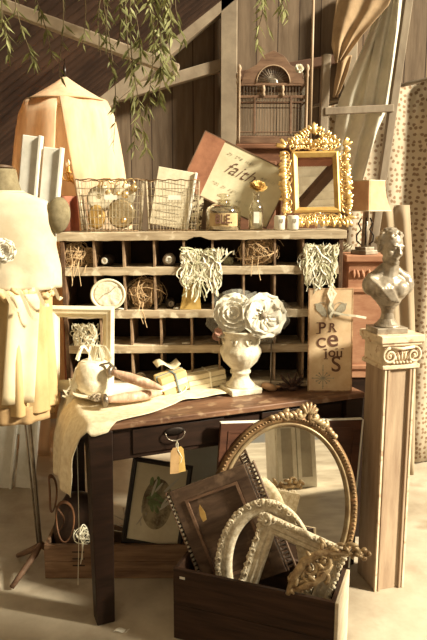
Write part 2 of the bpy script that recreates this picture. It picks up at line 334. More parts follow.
# tags tied to the handle
T = thing('key_tag', 'brown kraft paper tag tied with twine to the desk drawer handle', 'tag', D(.300, -.022, .62), AZ)
for k, (dx, ry) in enumerate(((-.008, 3), (.012, -5))):
    m = MB(); m.prism([(-.017, -.058), (.017, -.058), (.017, .028), (.009, .04), (-.009, .04), (-.017, .028)], -.001, .001, Matrix.Translation((dx, -.004 + k * .004, -.012)) @ Matrix.Rotation(R(ry), 4, 'Y'))
    m.build('paper_tag', TAGM if k == 0 else YELL, T)
m = MB(); m.tube([(0, 0, .02), (-.004, -.006, .04), (0, -.004, .055), (.005, -.002, .04), (.002, -.006, .02), (.018, -.008, -.01), (.012, -.01, -.03)], .0015, 5); m.build('twine', RAFF, T)

# ---------------------------------------------------------------- cloth on the desk
def cloth():
    m = MB()
    # outline in unfolded desk coordinates: rows run from the left end to the right
    def P(a, b):
        e1, e2 = max(0, -.014 - a), max(0, -.014 - b)
        aa, bb = max(a, -.014), max(b, -.014); n = noise.noise(V((a * 9, b * 9, 1))); e = sqrt(e1 * e1 + e2 * e2)
        z = DH + .004 + (.006 + .012 * max(0, n)) * (1 if e == 0 else .2)
        w = .010 * sin(b * 42 + 1) + .008 * sin(b * 21)
        o1 = .075 * (1 - math.exp(-e1 * 14)) * (.35 + .65 * sin(pi * min(1, max(0, b + .05) / .55))) + max(-.004, w) * min(1, e1 * 8)
        o2 = .012 * min(1, e2 * 40) + .012 * max(0, sin(a * 34)) * min(1, e2 * 14)
        return D(aa - o1, bb - o2, z - e)
    def fn(u, v):
        a = -.30 + u * 1.04
        front = -.050 + .012 * sin(a * 21)
        if a > .05: front += .21 * min(1, (a - .05) / .45) ** .8
        if a < .0: front = -.055 + .075 * min(1, -a / .06) + .01 * sin(a * 30)
        back = .50 - .20 * u + .02 * sin(u * 14)
        if a < 0: back = .50 + .02 * sin(a * 25)
        if a < -.2: front += (-.2 - a) * .5
        return P(a, front + (back - front) * v)
    m.grid(fn, 90, 50)
    return m
o = cloth().build('table_cloth', LINEN, smooth=True, solid=.003); tag(o, 'cream burlap cloth draped over the left end of the dark desk', 'cloth')

# ================================================================ PIGEONHOLE SHELF
CL = V((-.605, 2.60, .765)); CW, CD = 1.125, .20
cub = thing('pigeonhole_shelf', 'weathered wooden pigeonhole shelf of small compartments standing on the desk', 'shelf', CL); cub.rotation_euler = (0, -R(.6), R(-.6))
def cz(py): return at(65, py, 2.6).z - CL.z
rows = [cz(233), cz(268), cz(311), cz(346), .022]; TH = .033
cub_x = lambda px, z=1.2: (px - 65) / 280 * CW
m = MB(); m.box2((0, CD - .008, 0), (CW, CD, rows[0] - .01)); m.build('back_panel', BACKW, cub)
for i, z in enumerate(rows):
    m = MB(); x0, x1 = ((-.012, CW + .012) if i == 0 else (.014, CW - .014))
    N = 40; top = []; bot = []
    for k in range(N + 1):
        x = x0 + (x1 - x0) * k / N
        ch = .004 * noise.noise(V((x * 25, i * 7, 0))) + (.0 if not (i == 0 and .58 < k / N < 0) else 0)
        top.append((x, z + ch * .5)); bot.append((x, z - (TH if i < 4 else .022) + ch + (.012 if i == 0 and 18 < k < 21 else 0)))
    m.prism(bot + top[::-1], -.004 if i == 0 else 0, CD - .008); m.build('top_board' if i == 0 else 'shelf', GREYW, cub, bevel=.0015, seg=1)
for k, (xa_, mm) in enumerate(((0, INNER), (CW - .016, GREYW))):
    m = MB(); m.box2((xa_, 0, 0), (xa_ + .016, CD - .008, rows[0] - TH)); m.build('side_panel', INNER, cub, bevel=.0015, seg=1)
DV = [98, 127.5, 158, 187.5, 216, 247, 278, 306]; DV2 = [102, 133, 163, 194, 222, 250, 278, 307]
for i in range(4):
    for px in (DV if i < 2 else DV2):
        x = cub_x(px); m = MB(); m.box2((x - .004, .006, rows[i + 1]), (x + .004, CD - .008, rows[i] - TH + .002)); m.build('divider', DIVW, cub)
def cell(px, row, dep=.06):
    """point on the floor of a compartment, world"""
    return cub.matrix_basis @ V((cub_x(px), dep, rows[row + 1]))
bpy.context.view_layer.update()
TOPZ = (cub.matrix_basis @ V((CW / 2, .1, rows[0]))).z
def ctop(px, dep=.09): return cub.matrix_basis @ V((cub_x(px), dep, rows[0] + .002))

# ---- nests, raffia, spools
def nest(name, label, c, r, n, m_=TWINE, flat=.8, rad=.0011, cat='nest', group=None, tails=0, dep=.6):
    m = MB(); c = V(c)
    for i in range(n):
        q = Euler((ru(0, 6), ru(0, 6), ru(0, 6))).to_matrix(); rr = r * (ru(.45, 1.05) if i % 5 else ru(.9, 1.35)); a0 = ru(0, 6); L = ru(1.2, 4.2); off = V((ru(-.2, .2), ru(-.2, .2), ru(-.2, .2))) * r
        pts = []
        for k in range(8):
            a = a0 + L * k / 7; p = q @ V((rr * cos(a), rr * sin(a), ru(-.12, .12) * r)) + off
            pts.append(V((p.x, p.y * dep, max(-r * flat + .003, p.z * flat))) + c + V((0, 0, r * flat)))
        m.tube(pts, rad * ru(.7, 1.4), 4)
    for i in range(tails):
        x = ru(-.6, .6) * r; y = -r * dep * .9; m.tube([c + V((x, y, r * .5)), c + V((x + ru(-.01, .01), y - .035, 0)), c + V((x + ru(-.02, .02), y - .04, -ru(.02, .07)))], rad, 4)
    return tag(m.build(name, m_), label, cat, group)
nest('twine_nest', 'tangled jute twine bundle in the top left compartment', cell(76, 0, .04), .055, 120, flat=.85, tails=5)
nest('twine_nest', 'thin slip of tangled twine beside the divider in the top left compartment', cell(91, 0, .05), .032, 50, flat=1.2, tails=1)
nest('twig_nest', 'round brown twig nest in the second row beside the white disc', cell(146, 1, .05), .066, 170, flat=.85, tails=3)
nest('twig_nest', 'large brown twig nest in the top row above the white flowers', cell(262, 0, .05), .075, 170, flat=.75, tails=2)
nest('moss_bundle', 'brown moss bundle behind the white flowers in the third row', cell(266, 2, .03), .055, 160, mat('dry_moss', (.38, .27, .16), (.22, .15, .08), 40, rough=.9), flat=.95)
nest('moss_bundle', 'small pale tuft on the shelf above the white flowers', cell(232, 0, .05), .02, 40, RAFFG, flat=.8)
def spool(label, c, r, L, yaw, m_=SPOOL, hub=WHITE):
    t = thing('thread_spool', label, 'spool', V(c) + V((0, 0, r)), R(yaw)); M = Matrix.Rotation(pi / 2, 3, 'X')
    m = MB(); prof = [(r * .62, -L / 2), (r * .8, -L / 2 + .004), (r, -L * .2), (r, L * .25), (r * .6, L / 2)]
    m.lathe(prof, 24, M=M); m.build('thread', m_, t, smooth=True)
    m = MB(); m.lathe([(r * .55, L / 2 + .002), (r * .55, L / 2 - .01)][::-1] if 0 else [(r * .28, L / 2 + .001), (r * .28, L / 2 + .004), (r * .56, L / 2 + .004), (r * .56, L / 2 - .004)], 20, M=M); m.build('hub', hub, t, smooth=True); return t
spool('black cone of thread with white end lying in the top row, second compartment', cell(109, 0, .07), .024, .07, -14)
spool('grey square-edged spool in the top row, fourth compartment', cell(172, 0, .05), .026, .05, 0, STONEG)
spool('dark spool half hidden beside the twig nest in the second row', cell(172, 1, .06), .021, .06, 10, SPOOL, STONEG)
def glass_stopper(): pass
# small pale scraps on shelves
for lab, p in (('short white peg lying on the shelf between the two dark spools', cell(180, 1, .012)), ('small white peg lying in the bottom row, fifth compartment', cell(188, 2, .012)), ('white chalk stick lying under the white disc', cell(122, 1, .008))):
    m = MB(); a = ru(-.3, .3); m.tube([p + V((-.016, 0, .005)), p + V((0, -.002, .006)), p + V((.016, a * .02, .005))], [.003, .0045, .003], 6); tag(m.build('wooden_peg', WAX, smooth=True), lab, 'peg')

def raffia(name, label, c, w, h, n, mats=(RAFF, RAFFG), drop=.10, strip=.0045, top=.03, seed=1, yf=-.03):
    random.seed(seed); t = thing(name, label, 'raffia bunch', c)
    for kk, mm in enumerate(mats):
        m = MB()
        for i in range(n if kk == 0 else n // 2):
            x = ru(-.28, .28) * w; z = ru(.2, .8) * h; y = ru(.01, .05); a = ru(-pi, pi); pts = []; hang = i % 2; L_ = ru(.6, 1.2); k1 = ru(-.9, .9)
            nk = 18 if hang else 11
            for k in range(nk):
                s = k / (nk - 1); pts.append((x, y, z)); a += k1 * .5 + .35 * sin(k * 1.1 + i)
                if hang and s > .25: a += (-pi / 2 - ((a + pi) % (2 * pi) - pi)) * .28
                x += cos(a) * .0125 * L_; z += sin(a) * .0125 * L_ * (1.15 if s > .4 else .9); y += (yf - .01 * rnd() - y) * .22
                if abs(x) > w * .42: a = a + (.9 if x * sin(a) > 0 else -.9)
                if z > h * .85 and sin(a) > 0: a = -a
                if z < -drop * (.55 + .45 * rnd()): break
                if z < .012 and y > -.012: y = -.014
            if len(pts) > 2: m.ribbon(pts, strip * ru(.6, 1.3), (ru(-.8, .8), -1, ru(-.4, .4)))
        m.build('raffia_strips', mm, t, solid=.0008)
    random.seed(seed + 50); return t
rb = raffia('raffia_bunch', 'large bunch of white paper raffia spilling from the top row centre', cell(204, 0, .02), .16, .075, 90, drop=.17, strip=.0055, seed=3)
rb2 = raffia('raffia_bunch', 'white raffia bunch tied over the plank sign at the shelf corner', cell(322, 0, .02), .13, .09, 80, drop=.13, strip=.0055, seed=5)
raffia('raffia_bunch', 'white raffia tuft seen through the standing cream frame', cell(84, 2, .02), .09, .10, 60, (RAFF,), drop=.02, seed=8, yf=-.012)
# ochre tag under the raffia
m = MB(); p = cub.matrix_basis @ V((cub_x(194), .004, rows[2] + .001)); m.prism([(-.045, 0), (.04, 0), (.032, .105), (-.028, .10)], -.0015, .0015, Matrix.Translation(p)); tag(m.build('ochre_card', YELL), 'ochre paper card hanging under the white raffia', 'card')
# white disc
t = thing('relief_disc', 'round cream plaster disc standing in the second row', 'plaque', (0, 0, 0)); p = cub.matrix_basis @ V((cub_x(111), -.004, rows[2] + .066)); lean(t, p, 0, 8, 0)
m = MB(); m.loop(oval(.071, .064, 40), [(0, 0), (0, -.008), (.004, -.011), (.009, -.008), (.012, -.006), (.012, 0)]); m.build('rim', CREAMW, t, smooth=True)
m = MB(); m.grid(lambda u, v: ((.060) * cos(2 * pi * u) * v, -.005 - .0025 * noise.noise(V((cos(2 * pi * u) * v * 3, sin(2 * pi * u) * v * 3, 0))), .054 * sin(2 * pi * u) * v), 40, 8, True); m.build('face', PLAST, t, smooth=True, solid=.002)
m = MB(); m.tube([(-.03, -.009, -.015), (-.01, -.009, .003), (.012, -.009, .012), (.032, -.009, .032)], .0013, 5); m.build('crack_line', INKG, t)

# ================================================================ ON TOP OF THE SHELF
def basket(label, cx, w, h, d, flare, seed):
    random.seed(seed); t = thing('wire_basket', label, 'wire basket', cx)
    def q(u, v):  # perimeter u 0..1, height v 0..1: rounded rectangle
        a = 2 * pi * u; k = (abs(cos(a)) ** 6 + abs(sin(a)) ** 6) ** (-1 / 6); s = 1 + flare * v
        return V((w / 2 * s * cos(a) * k, d / 2 * s * sin(a) * k, h * v))
    m = MB()
    for i in range(56): m.tube([q(i / 56, v / 4) + V((ru(-.0008, .0008), 0, 0)) for v in range(5)], .00125, 4)
    for j in range(1, 7): m.tube([q(i / 48, j / 7.2) for i in range(48)], .00125, 4, True)
    for i in range(-4, 5): m.tube([(w / 2 * .97 * i / 4.5, -d / 2, .003), (w / 2 * .97 * i / 4.5, d / 2, .003)], .0009, 4)
    m.build('wire_mesh', WIRE, t)
    m = MB(); m.tube([q(i / 60, 1) + V((0, 0, .0025 * sin(i * 1.6))) for i in range(60)], .0024, 6, True); m.build('rim_wire', mat('rusty_rim', (.26, .16, .08), metal=.7, rough=.5), t, smooth=True)
    m = MB(); m.tube([q(i / 60, .02) for i in range(60)], .0018, 6, True); m.build('base_wire', mat('rusty_rim', (.26, .16, .08), metal=.7, rough=.5), t, smooth=True)
    m = MB(); m.box((.01, -d / 2 * (1 + flare * .7) - .003, h * .66), (.05, .0015, .018)); m.build('paper_label', WHITE, t); return t
bs1 = basket('flared wire basket of gold and glass trinkets at the left of the shelf top', ctop(113, .11), .235, .205, .15, .14, 1)
bs2 = basket('wire basket holding an old book on the shelf top', ctop(176, .11), .20, .20, .15, .08, 2)
random.seed(11)
b1 = ctop(113, .11) + V((0, 0, .006))
def door_plate(label, p, rx, rz, m_=BOOKP):
    m = MB(); m.lathe([(0, -.003), (rx * .7, -.003), (rx, 0), (rx * .8, .004), (rx * .5, .002), (0, .004)], 26, M=Matrix.Rotation(pi / 2, 3, 'X') @ Matrix.Diagonal((1, rz / rx, 1)))
    o = m.build('pressed_plate', m_, smooth=True); lean(o, b1 + V(p), ru(-10, 10), 6); return tag(o, label, 'plate')
door_plate('large pale round plate at the upper left inside the trinket basket', (-.05, .02, .125), .055, .055)
door_plate('small oval plate at the lower left inside the trinket basket', (-.06, -.02, .052), .036, .05, GOLDF)
door_plate('round pale plate at the upper right inside the trinket basket', (.045, .035, .14), .05, .05)
door_plate('shiny oval dish at the lower right inside the trinket basket', (.04, -.012, .065), .058, .062, mat('champagne_metal', (.80, .66, .42), (.5, .38, .2), 14, metal=.6, rough=.25))
for i in range(16):
    r = ru(.009, .017); m = MB(); x = ru(-.09, .09); y = ru(-.045, .045); z = ru(.012, .10) if i < 8 else ru(.13, .185)
    m.ell((0, 0, 0), r, n=12, m=8); o = m.build('bauble', GOLD if i % 3 else GLASS, o if 0 else None, smooth=True); o.location = b1 + V((x, y, z)); tag(o, 'small shiny gold or glass bauble among the trinkets in the left wire basket', 'bauble', 'baubles in the left wire basket')
for i in range(5):
    t = MB(); sx = ru(-.07, .08); t.tube([(sx, ru(-.03, .03), .17), (sx + .01, 0, .20), (sx + .035, .01, .205), (sx + .05, 0, .185)], .0035, 6); o = t.build('brass_clip', GOLD, smooth=True); o.location = b1; tag(o, 'bent brass hardware piece poking over the left basket rim', 'hardware', 'brass hardware in the left wire basket')
t = thing('old_book', 'old pale book with white spine standing tilted in the right wire basket', 'book'); lean(t, ctop(176, .12) + V((-.004, 0, .130)), -10, 5, 0)
m = MB(); m.box((0, .008, 0), (.155, .016, .235)); m.build('cover', BOOKP, t, bevel=.002)
m = MB(); m.box((.079, .002, 0), (.010, .024, .237)); m.build('spine', WHITE, t, bevel=.002)
m = MB()
for i in range(6): m.box((-.012, -.0008, .06 - i * .03), (.11 - .01 * (i % 3), .0008, .0016))
m.build('printed_lines', INKG, t)
t = thing('ribbed_card', 'dark patterned card behind the book in the right wire basket', 'card'); lean(t, ctop(198, .14) + V((0, .0, .07)), -6, 4, 0)
m = MB(); m.box((0, 0, 0), (.06, .004, .13)); m.build('card', mat('patterned_card', (.60, .52, .36), (.08, .05, .03), 55, rough=.9, lo=.48, hi=.52), t)

# faith print
t = thing('canvas_print', 'tilted rectangular canvas print lettered faith with a brown left band', 'print'); pc = at(236, 180, 2.76); lean(t, pc, -25.5, 4, 0)
W_, H_ = .395, .245
m = MB(); m.box((0, .008, 0), (W_, .02, H_)); m.build('canvas', mat('cream_canvas', (.68, .62, .44), (.56, .49, .32), 7, rough=.9), t, bevel=.002)
m = MB(); m.box((-W_ / 2 + .045, -.0028, 0), (.09, .002, H_)); m.build('brown_band', mat('brown_band_paint', (.36, .16, .09), (.24, .10, .055), 14, rough=.8), t)
m = MB(); m.loop(rect(W_ + .008, H_ + .008), [(0, -.004), (.004, -.004), (.004, .02), (0, .02)]); m.build('edge_trim', CAGEW, t)
text('lettering', 'faith', .074, INK, t, .0, -.0035, .034, shear=.5, off=-.0009)
for s_, sz, x, z in (('by  the  way', .024, -.02, .088), ('walk by', .022, .12, .055), ('not  by  sight', .022, -.03, -.045), ('we live', .02, .06, -.075)):
    text('script_line', s_, sz, INKG, t, x, -.0035, z, shear=.5, off=-.0008)

# glass jar with label
jp = ctop(227, .09); t = thing('apothecary_jar', 'wide clear glass jar with lettered brown label on the shelf top', 'jar', jp)
m = MB(); m.lathe([(.0, .002), (.066, .002), (.07, .006), (.071, .075), (.066, .09), (.045, .102), (.024, .108), (.022, .116), (.034, .121)], 40); m.build('jar_body', GLASS, t, smooth=True, solid=.002)
m = MB(); m.lathe([(0, .112), (.02, .112), (.021, .122), (.012, .126), (.012, .13), (.027, .136), (.027, .142), (.012, .147), (0, .148)], 28); m.build('stopper', GLASS, t, smooth=True)
m = MB(); m.grid(lambda u, v: (.0725 * sin((u - .5) * 1.75), -.0725 * cos((u - .5) * 1.75), .017 + .052 * v), 16, 3); m.build('label', mat('tan_label', (.52, .38, .2), (.36, .24, .11), 30, rough=.8), t, solid=.0005)
text('lettering', 'BLE.', .05, INK, t, .0, -.0755, .044, xs=.78, off=.001)
m = MB(); m.lathe([(0, .004), (.05, .004), (.052, .03), (.045, .034), (0, .036)], 24); m.build('contents', mat('pale_powder', (.66, .58, .42), rough=.9), t, smooth=True)
bp_ = ctop(260, .08); t = thing('glass_bottle', 'slim clear bottle holding a gold paper flower beside the jar', 'bottle', bp_)
m = MB(); m.lathe([(0, .002), (.028, .002), (.029, .006), (.029, .085), (.024, .10), (.014, .112), (.013, .145), (.018, .15)], 28); m.build('bottle_body', GLASS, t, smooth=True, solid=.002)
m = MB(); m.box((0, -.0295, .05), (.022, .001, .045)); m.build('label', WHITE, t)
m = MB(); m.lathe([(0, .004), (.024, .004), (.024, .07), (0, .07)], 20); m.build('water', mat('cloudy_water', (.70, .68, .58), rough=.4), t, smooth=True)
def flower(name, label, p, r, petals, m_, heart=None, layers=3, tilt=(70, 0, 0), cat='flower', group=None, lf=.25, wdm=1.25):
    t = thing(name, label, cat, p, 0, group); t.rotation_euler = [R(x) for x in tilt]
    m = MB()
    for l in range(layers):
        rr = r * (1 - .22 * l); lift = lf + lf * 1.2 * l
        for k in range(petals):
            a = 2 * pi * (k + .5 * l) / petals + ru(-.1, .1); wd = pi / petals * wdm * rr
            def fn(u, v, a=a, rr=rr, lift=lift, wd=wd):
                d = rr * v; s = (u - .5) * 2 * wd * sin(pi * min(1, .12 + .8 * v)) ; z = rr * lift * v * v + .12 * rr * (u - .5) ** 2 * 4 + .05 * rr * sin(u * 9 + v * 5)
                return (d * cos(a) - s * sin(a), d * sin(a) + s * cos(a), z + .003 * l)
            m.grid(fn, 5, 5)
    m.build('petals', m_, t, smooth=True, solid=.0006)
    if heart: m = MB(); m.ell((0, 0, r * .14), (r * .15, r * .15, r * .12)); m.build('flower_heart', heart, t, smooth=True)
    return t
flower('paper_flower', 'gold paper flower standing in the slim glass bottle', bp_ + V((.006, 0, .165)), .036, 7, GOLDF, None, 3, (35, 10, 0))
for i, px in enumerate((283, 296)):
    p = ctop(px, .03); t = thing('votive_candle', ('left' if i == 0 else 'right') + ' one of two short white candles under the gilt mirror', 'candle', p)
    m = MB(); m.lathe([(0, .001), (.021, .001), (.023, .004), (.0225, .054), (.019, .057), (0, .055)], 20); m.build('wax_body', WAX, t, smooth=True)
    m = MB(); m.tube([(0, 0, .055), (.001, 0, .063)], .0012, 5); m.build('wick', BLK, t)
    m = MB(); m.box((.004, -.0235, .037), (.014, .0015, .014)); m.build('paper_label', INKG, t)

# gilt mirror
t = thing('gilt_mirror', 'small rectangular mirror in bright pierced gilt rococo frame on the shelf top', 'mirror'); MW, MH = .19, .255
mc = at(316.5, 182, 2.66); lean(t, V((mc.x, 2.68, mc.z)), 1, 17, 0)
m = MB(); m.loop(rect(MW, MH), [(0, .004), (0, -.008), (.008, -.012), (.018, -.006), (.024, -.002), (.024, .004)]); m.build('inner_frame', GOLDF, t, bevel=.001)
m = MB(); m.box((0, .001, 0), (MW - .04, .004, MH - .04)); m.build('mirror_glass', MIRR, t)
random.seed(21); m = MB(); th = .0042
def border(m, w, h, dep, n, th):
    pts = []
    per = 2 * (w + h)
    for i in range(n):
        s = per * i / n
        if s < w: x, z, nx, nz = -w / 2 + s, h / 2, 0, 1
        elif s < w + h: x, z, nx, nz = w / 2, h / 2 - (s - w), 1, 0
        elif s < 2 * w + h: x, z, nx, nz = w / 2 - (s - w - h), -h / 2, 0, -1
        else: x, z, nx, nz = -w / 2, -h / 2 + (s - 2 * w - h), -1, 0
        c = (x + nx * dep * .5, z + nz * dep * .5); r = dep * ru(.30, .42)
        scroll(m, c, r, ru(0, 6), random.choice((-1, 1)) * ru(.9, 1.3), th, ru(-.006, 0))
        for q in range(3): leafblob(m, (x + nx * dep * .5 + ru(-.4, .4) * dep * abs(nz), z + nz * dep * .6 + ru(-.4, .4) * dep * abs(nx)), math.atan2(nz, nx) + ru(-1.1, 1.1), dep * ru(.3, .6), dep * .25, th * 1.1, ru(-.01, 0))
border(m, MW - .014, MH - .014, .060, 84, th * .85)
for sx in (-1, 1):
    for k in range(9):
        a = k / 8; x = sx * (.09 * (1 - a)); z = MH / 2 + .03 + .065 * a ** .8
        scroll(m, (x, z), .016, ru(0, 6), sx * 1.1, .004, -.004); leafblob(m, (x, z), pi / 2 - sx * ru(.0, .9), .026, .011, .004, -.008)
    for z in (-1, 1): 
        for q in range(4): leafblob(m, (sx * (MW / 2 + .02), z * (MH / 2 + .02)), math.atan2(z, sx) + ru(-.8, .8), .045, .015, .005, -.006)
leafblob(m, (0, MH / 2 + .07), pi / 2, .055, .022, .006, -.008)
for q in range(10): m.ell((ru(-.03, .03), -.008, MH / 2 + ru(.02, .08)), ru(.005, .009), n=8, m=6)
m.build('carved_ornament', GOLD, t, smooth=True)

# tall reddish cabinet and the bird cage on it
p0, p1 = at(238, 140, 3.1), at(322, 140, 3.1)
t = thing('tall_cabinet', 'tall reddish brown cabinet under the bird cage behind the shelf', 'cabinet', ((p0.x + p1.x) / 2, 3.30, 0)); w = p1.x - p0.x; hC = p0.z - .012
m = MB(); m.box2((-w / 2, -.14, 0), (w / 2, .14, hC - .02)); m.build('body', REDW, t, bevel=.003)
m = MB(); m.box2((-w / 2 - .01, -.155, hC - .025), (w / 2 + .01, .15, hC)); m.build('cornice', REDW, t, bevel=.006)
for sx in (-1, 1):
    m = MB(); m.box2((sx * w / 4 - w / 4 + .01, -.15, .1), (sx * w / 4 + w / 4 - .01, -.139, hC - .08)); d_ = m.build('door', REDW, t, bevel=.004)
    m = MB(); m.ell((sx * .025, -.155, .95), .011); m.build('knob', BRONZE, d_, smooth=True)
t = thing('bird_cage', 'brown wooden bird cage with arched fan top and thin bars', 'bird cage', (p0.x + .165, 3.27, hC + .001)); w, dpt, hh = .30, .18, .27
m = MB(); m.box2((-w / 2 - .01, -dpt / 2 - .01, 0), (w / 2 + .01, dpt / 2 + .01, .035)); m.build('base_tray', CAGEW, t, bevel=.004)
for sx in (-1, 1):
    for sy in (-1, 1):
        m = MB(); m.lathe([(.008, .0), (.008, .03), (.006, .04), (.006, .30), (.009, .31), (.006, .325), (.011, .34), (.007, .355), (0, .36)], 10, (sx * (w / 2 + .008), sy * (dpt / 2 + .004), 0)); m.build('post', mat('pale_cage_post', (.42, .30, .2), rough=.5), t, smooth=True)
m = MB()
for i in range(22):
    x = -w / 2 + w * i / 21
    for sy in (-1, 1): m.tube([(x, sy * dpt / 2, .03), (x, sy * dpt / 2, hh)], .0011, 4)
for j in range(12):
    y = -dpt / 2 + dpt * j / 11
    for sx in (-1, 1): m.tube([(sx * w / 2, y, .03), (sx * w / 2, y, hh)], .0011, 4)
m.build('cage_bars', STEEL, t)
m = MB()
for z in (.055, .19, .215, hh):
    th_ = .012 if z in (.215, hh) else .005
    for sy in (-1, 1): m.box((0, sy * dpt / 2, z), (w + .01, .008, th_))
    for sx in (-1, 1): m.box((sx * w / 2, 0, z), (.008, dpt, th_))
for x in (-.085, .085): m.box((x, -dpt / 2 - .002, .13), (.010, .009, .17))
m.build('rails', CAGEW, t, bevel=.001)
for x in (-.045, .045):
    m = MB(); m.lathe([(.006, .215), (.009, .225), (.005, .235), (.009, .245), (.006, .265)], 10, (x, -dpt / 2 - .004, 0)); m.build('turned_spindle', mat('pale_cage_post', (1, 1, 1)), t, smooth=True)
def arch(n, r, x0=0, z0=0): return [(x0 + r * cos(pi * i / n), z0 + r * sin(pi * i / n)) for i in range(n + 1)]
for sy in (-1, 1):
    m = MB(); out = [(-w / 2, hh), (-w / 2 + .02, hh + .06), (-w / 2 + .07, hh + .085), (-.05, hh + .125), (0, hh + .15), (.05, hh + .125), (w / 2 - .07, hh + .085), (w / 2 - .02, hh + .06), (w / 2, hh)]
    inn = arch(14, .078, 0, hh + .006); m.prism(out[::-1][:0] + out + inn, sy * dpt / 2 - .005, sy * dpt / 2 + .005); m.build('pediment', CAGEW, t, bevel=.001)
    m = MB(); m.tube([(x, sy * (dpt / 2 + .006), z) for x, z in inn], .003, 6)
    m.build('arch_bead', mat('pale_cage_post', (1, 1, 1)), t, smooth=True)
    m = MB()
    for i in range(1, 16): a = pi * i / 16; m.tube([(.018 * cos(a), sy * dpt / 2, hh + .008 + .018 * sin(a)), (.078 * cos(a), sy * dpt / 2, hh + .006 + .078 * sin(a))], .0013, 4)
    m.ell((0, sy * dpt / 2, hh + .008), (.022, .004, .022)); m.build('fan_bars', STEEL, t)
m = MB(); m.grid(lambda u, v: ((w / 2 - .005) * cos(pi * u), (v - .5) * dpt * .96, hh + .095 * sin(pi * u)), 14, 2); m.build('roof', CAGEW, t, smooth=True, solid=.006)
m = MB(); q0, q1 = at(312, 60, 3.05), at(312, -30, 3.05); m.tube([(q0.x, 3.05, hC), (q0.x, 3.05, q1.z)], .006, 8); tag(m.build('thin_pole', mat('pale_cage_post', (1, 1, 1)), smooth=True), 'thin pale vertical pole at the right side of the bird cage', 'pole')
flower('white_blossom', 'small white blossom pinned on the right of the bird cage arch', at(299, 69, 3.10), .021, 6, PETAL, None, 3, (80, 0, 0))
flower('white_blossom', 'white blossom lying on the cabinet edge by the gilt mirror', at(296, 143, 3.06), .028, 7, PETAL, None, 3, (70, 0, 0))

# ================================================================ DESK TOP THINGS
# cream frame
t = thing('picture_frame', 'empty chipped cream picture frame standing at the left end of the desk', 'picture frame'); a_, b_ = at(53, 381, 2.52), at(111, 384, 2.54)
fw, fh = .262, .345; lean(t, V(((a_.x + b_.x) / 2, 2.53, DH + .012 + fh / 2)), -1.5, 4, 3)
m = MB(); m.loop(rect(fw, fh), [(0, .01), (0, -.012), (.012, -.018), (.022, -.012), (.030, -.010), (.040, .0), (.046, .002), (.046, .01)]); m.build('frame', CREAMW, t, bevel=.0012)
# plate
pp = atz(118, 396, DH + .018); t = thing('oval_dish', 'oval cream dish on the cloth holding the textured ball and spindles', 'dish', (pp.x, pp.y, DH + .014), AZ * .4)
m = MB(); m.lathe([(0, .002), (.085, .002), (.115, .012), (.155, .022), (.158, .025), (.152, .026), (.11, .017), (.08, .008), (0, .008)], 48, M=Matrix.Diagonal((1.12, .72, 1))); m.build('dish_body', mat('cream_glaze', (.80, .74, .58), (.70, .62, .45), 10, rough=.35), t, smooth=True)
# textured ball jar
bp2 = atz(93, 394, DH + .025); t = thing('textured_globe', 'cream pitted globe jar stuffed with raffia, sitting in the dish', 'globe', (bp2.x, bp2.y + .02, DH + .018))
m = MB(); m.lathe([(.03, 0), (.052, .008), (.068, .035), (.073, .07), (.068, .105), (.055, .128), (.042, .138), (.036, .137)], 40, fn=lambda a, z, i: 1 + .025 * sin(a * 9 + z * 90)); m.build('globe_body', PLAST, t, smooth=True)
m = MB(); random.seed(31)
for i in range(16):
    a = ru(0, 2 * pi); L_ = ru(.05, .11); pts = [(0, 0, .12)]
    for k in range(1, 7): s = k / 6; pts.append((cos(a) * (L_ * s * .8), sin(a) * L_ * s * .35 - .02 * s, .12 + .09 * sin(s * 2.6) - .02 * s))
    m.ribbon(pts, .006, (ru(-.4, .4), -1, ru(-.4, .4)))
m.build('raffia_filling', RAFF, t, solid=.001)
m = MB()
for i in range(9):
    x = -.05 - i * .012; pts = [(-.04 + ru(-.02, .02), -.02, .10 - i * .002)]
    for k in range(1, 7): s = k / 6; pts.append((-.05 - ru(.02, .07) * s, -.03 - .02 * s, .10 - .13 * s + .04 * sin(s * 8 + i)))
    m.ribbon(pts, .0065, (0, -1, ru(-.4, .4)))
m.build('hanging_strips', RAFF, t, solid=.001)
def spindle(label, a, b, r, prof, m_=PINKW):
    a, b = V(a), V(b); t = thing('wooden_spindle', label, 'spindle', (a + b) / 2); ax = (b - a); L_ = ax.length; M = ax.to_track_quat('Z', 'Y').to_matrix()
    m = MB(); m.lathe([(r * q, (s - .5) * L_) for s, q in prof], 18, M=M); m.build('turned_shaft', m_, t, smooth=True)
    m = MB(); m.lathe([(r * 1.15, -L_ / 2 - .014), (r * 1.2, -L_ / 2 + .001), (r * .9, -L_ / 2 + .004)], 16, M=M); m.build('metal_ferrule', STEEL, t, smooth=True); return t
pf = [(0, .55), (.1, .7), (.35, 1), (.7, .95), (.9, .6), (.97, .35), (1, .2)]
spindle('pinkish bare wooden spindle resting slanted across the dish', at(112, 372, 2.40), at(163, 389, 2.33), .020, pf)
spindle('pinkish bare wooden spindle lying flat at the front of the dish', atz(106, 400, DH + .05), atz(162, 393, DH + .045), .020, pf)
nest('dried_roots', 'small tangle of dried silvery roots at the front of the dish', atz(97, 401, DH + .03), .024, 50, mat('silvery_root', (.46, .38, .27), (.22, .16, .1), 40, rough=.7), flat=.5, rad=.002, dep=.8, cat='dried roots')
t = MB(); q0 = at(104, 372, 2.42)
t.tube([q0 + V((-.035, 0, .01)), q0 + V((-.01, 0, .03)), q0 + V((.02, 0, .035)), q0 + V((.045, 0, .015)), q0 + V((.05, 0, -.012))], [.004, .006, .008, .007, .005], 8, flat=.6); tag(t.build('bent_spoon', STEEL, smooth=True), 'bent tarnished spoon bowl behind the textured globe', 'spoon')
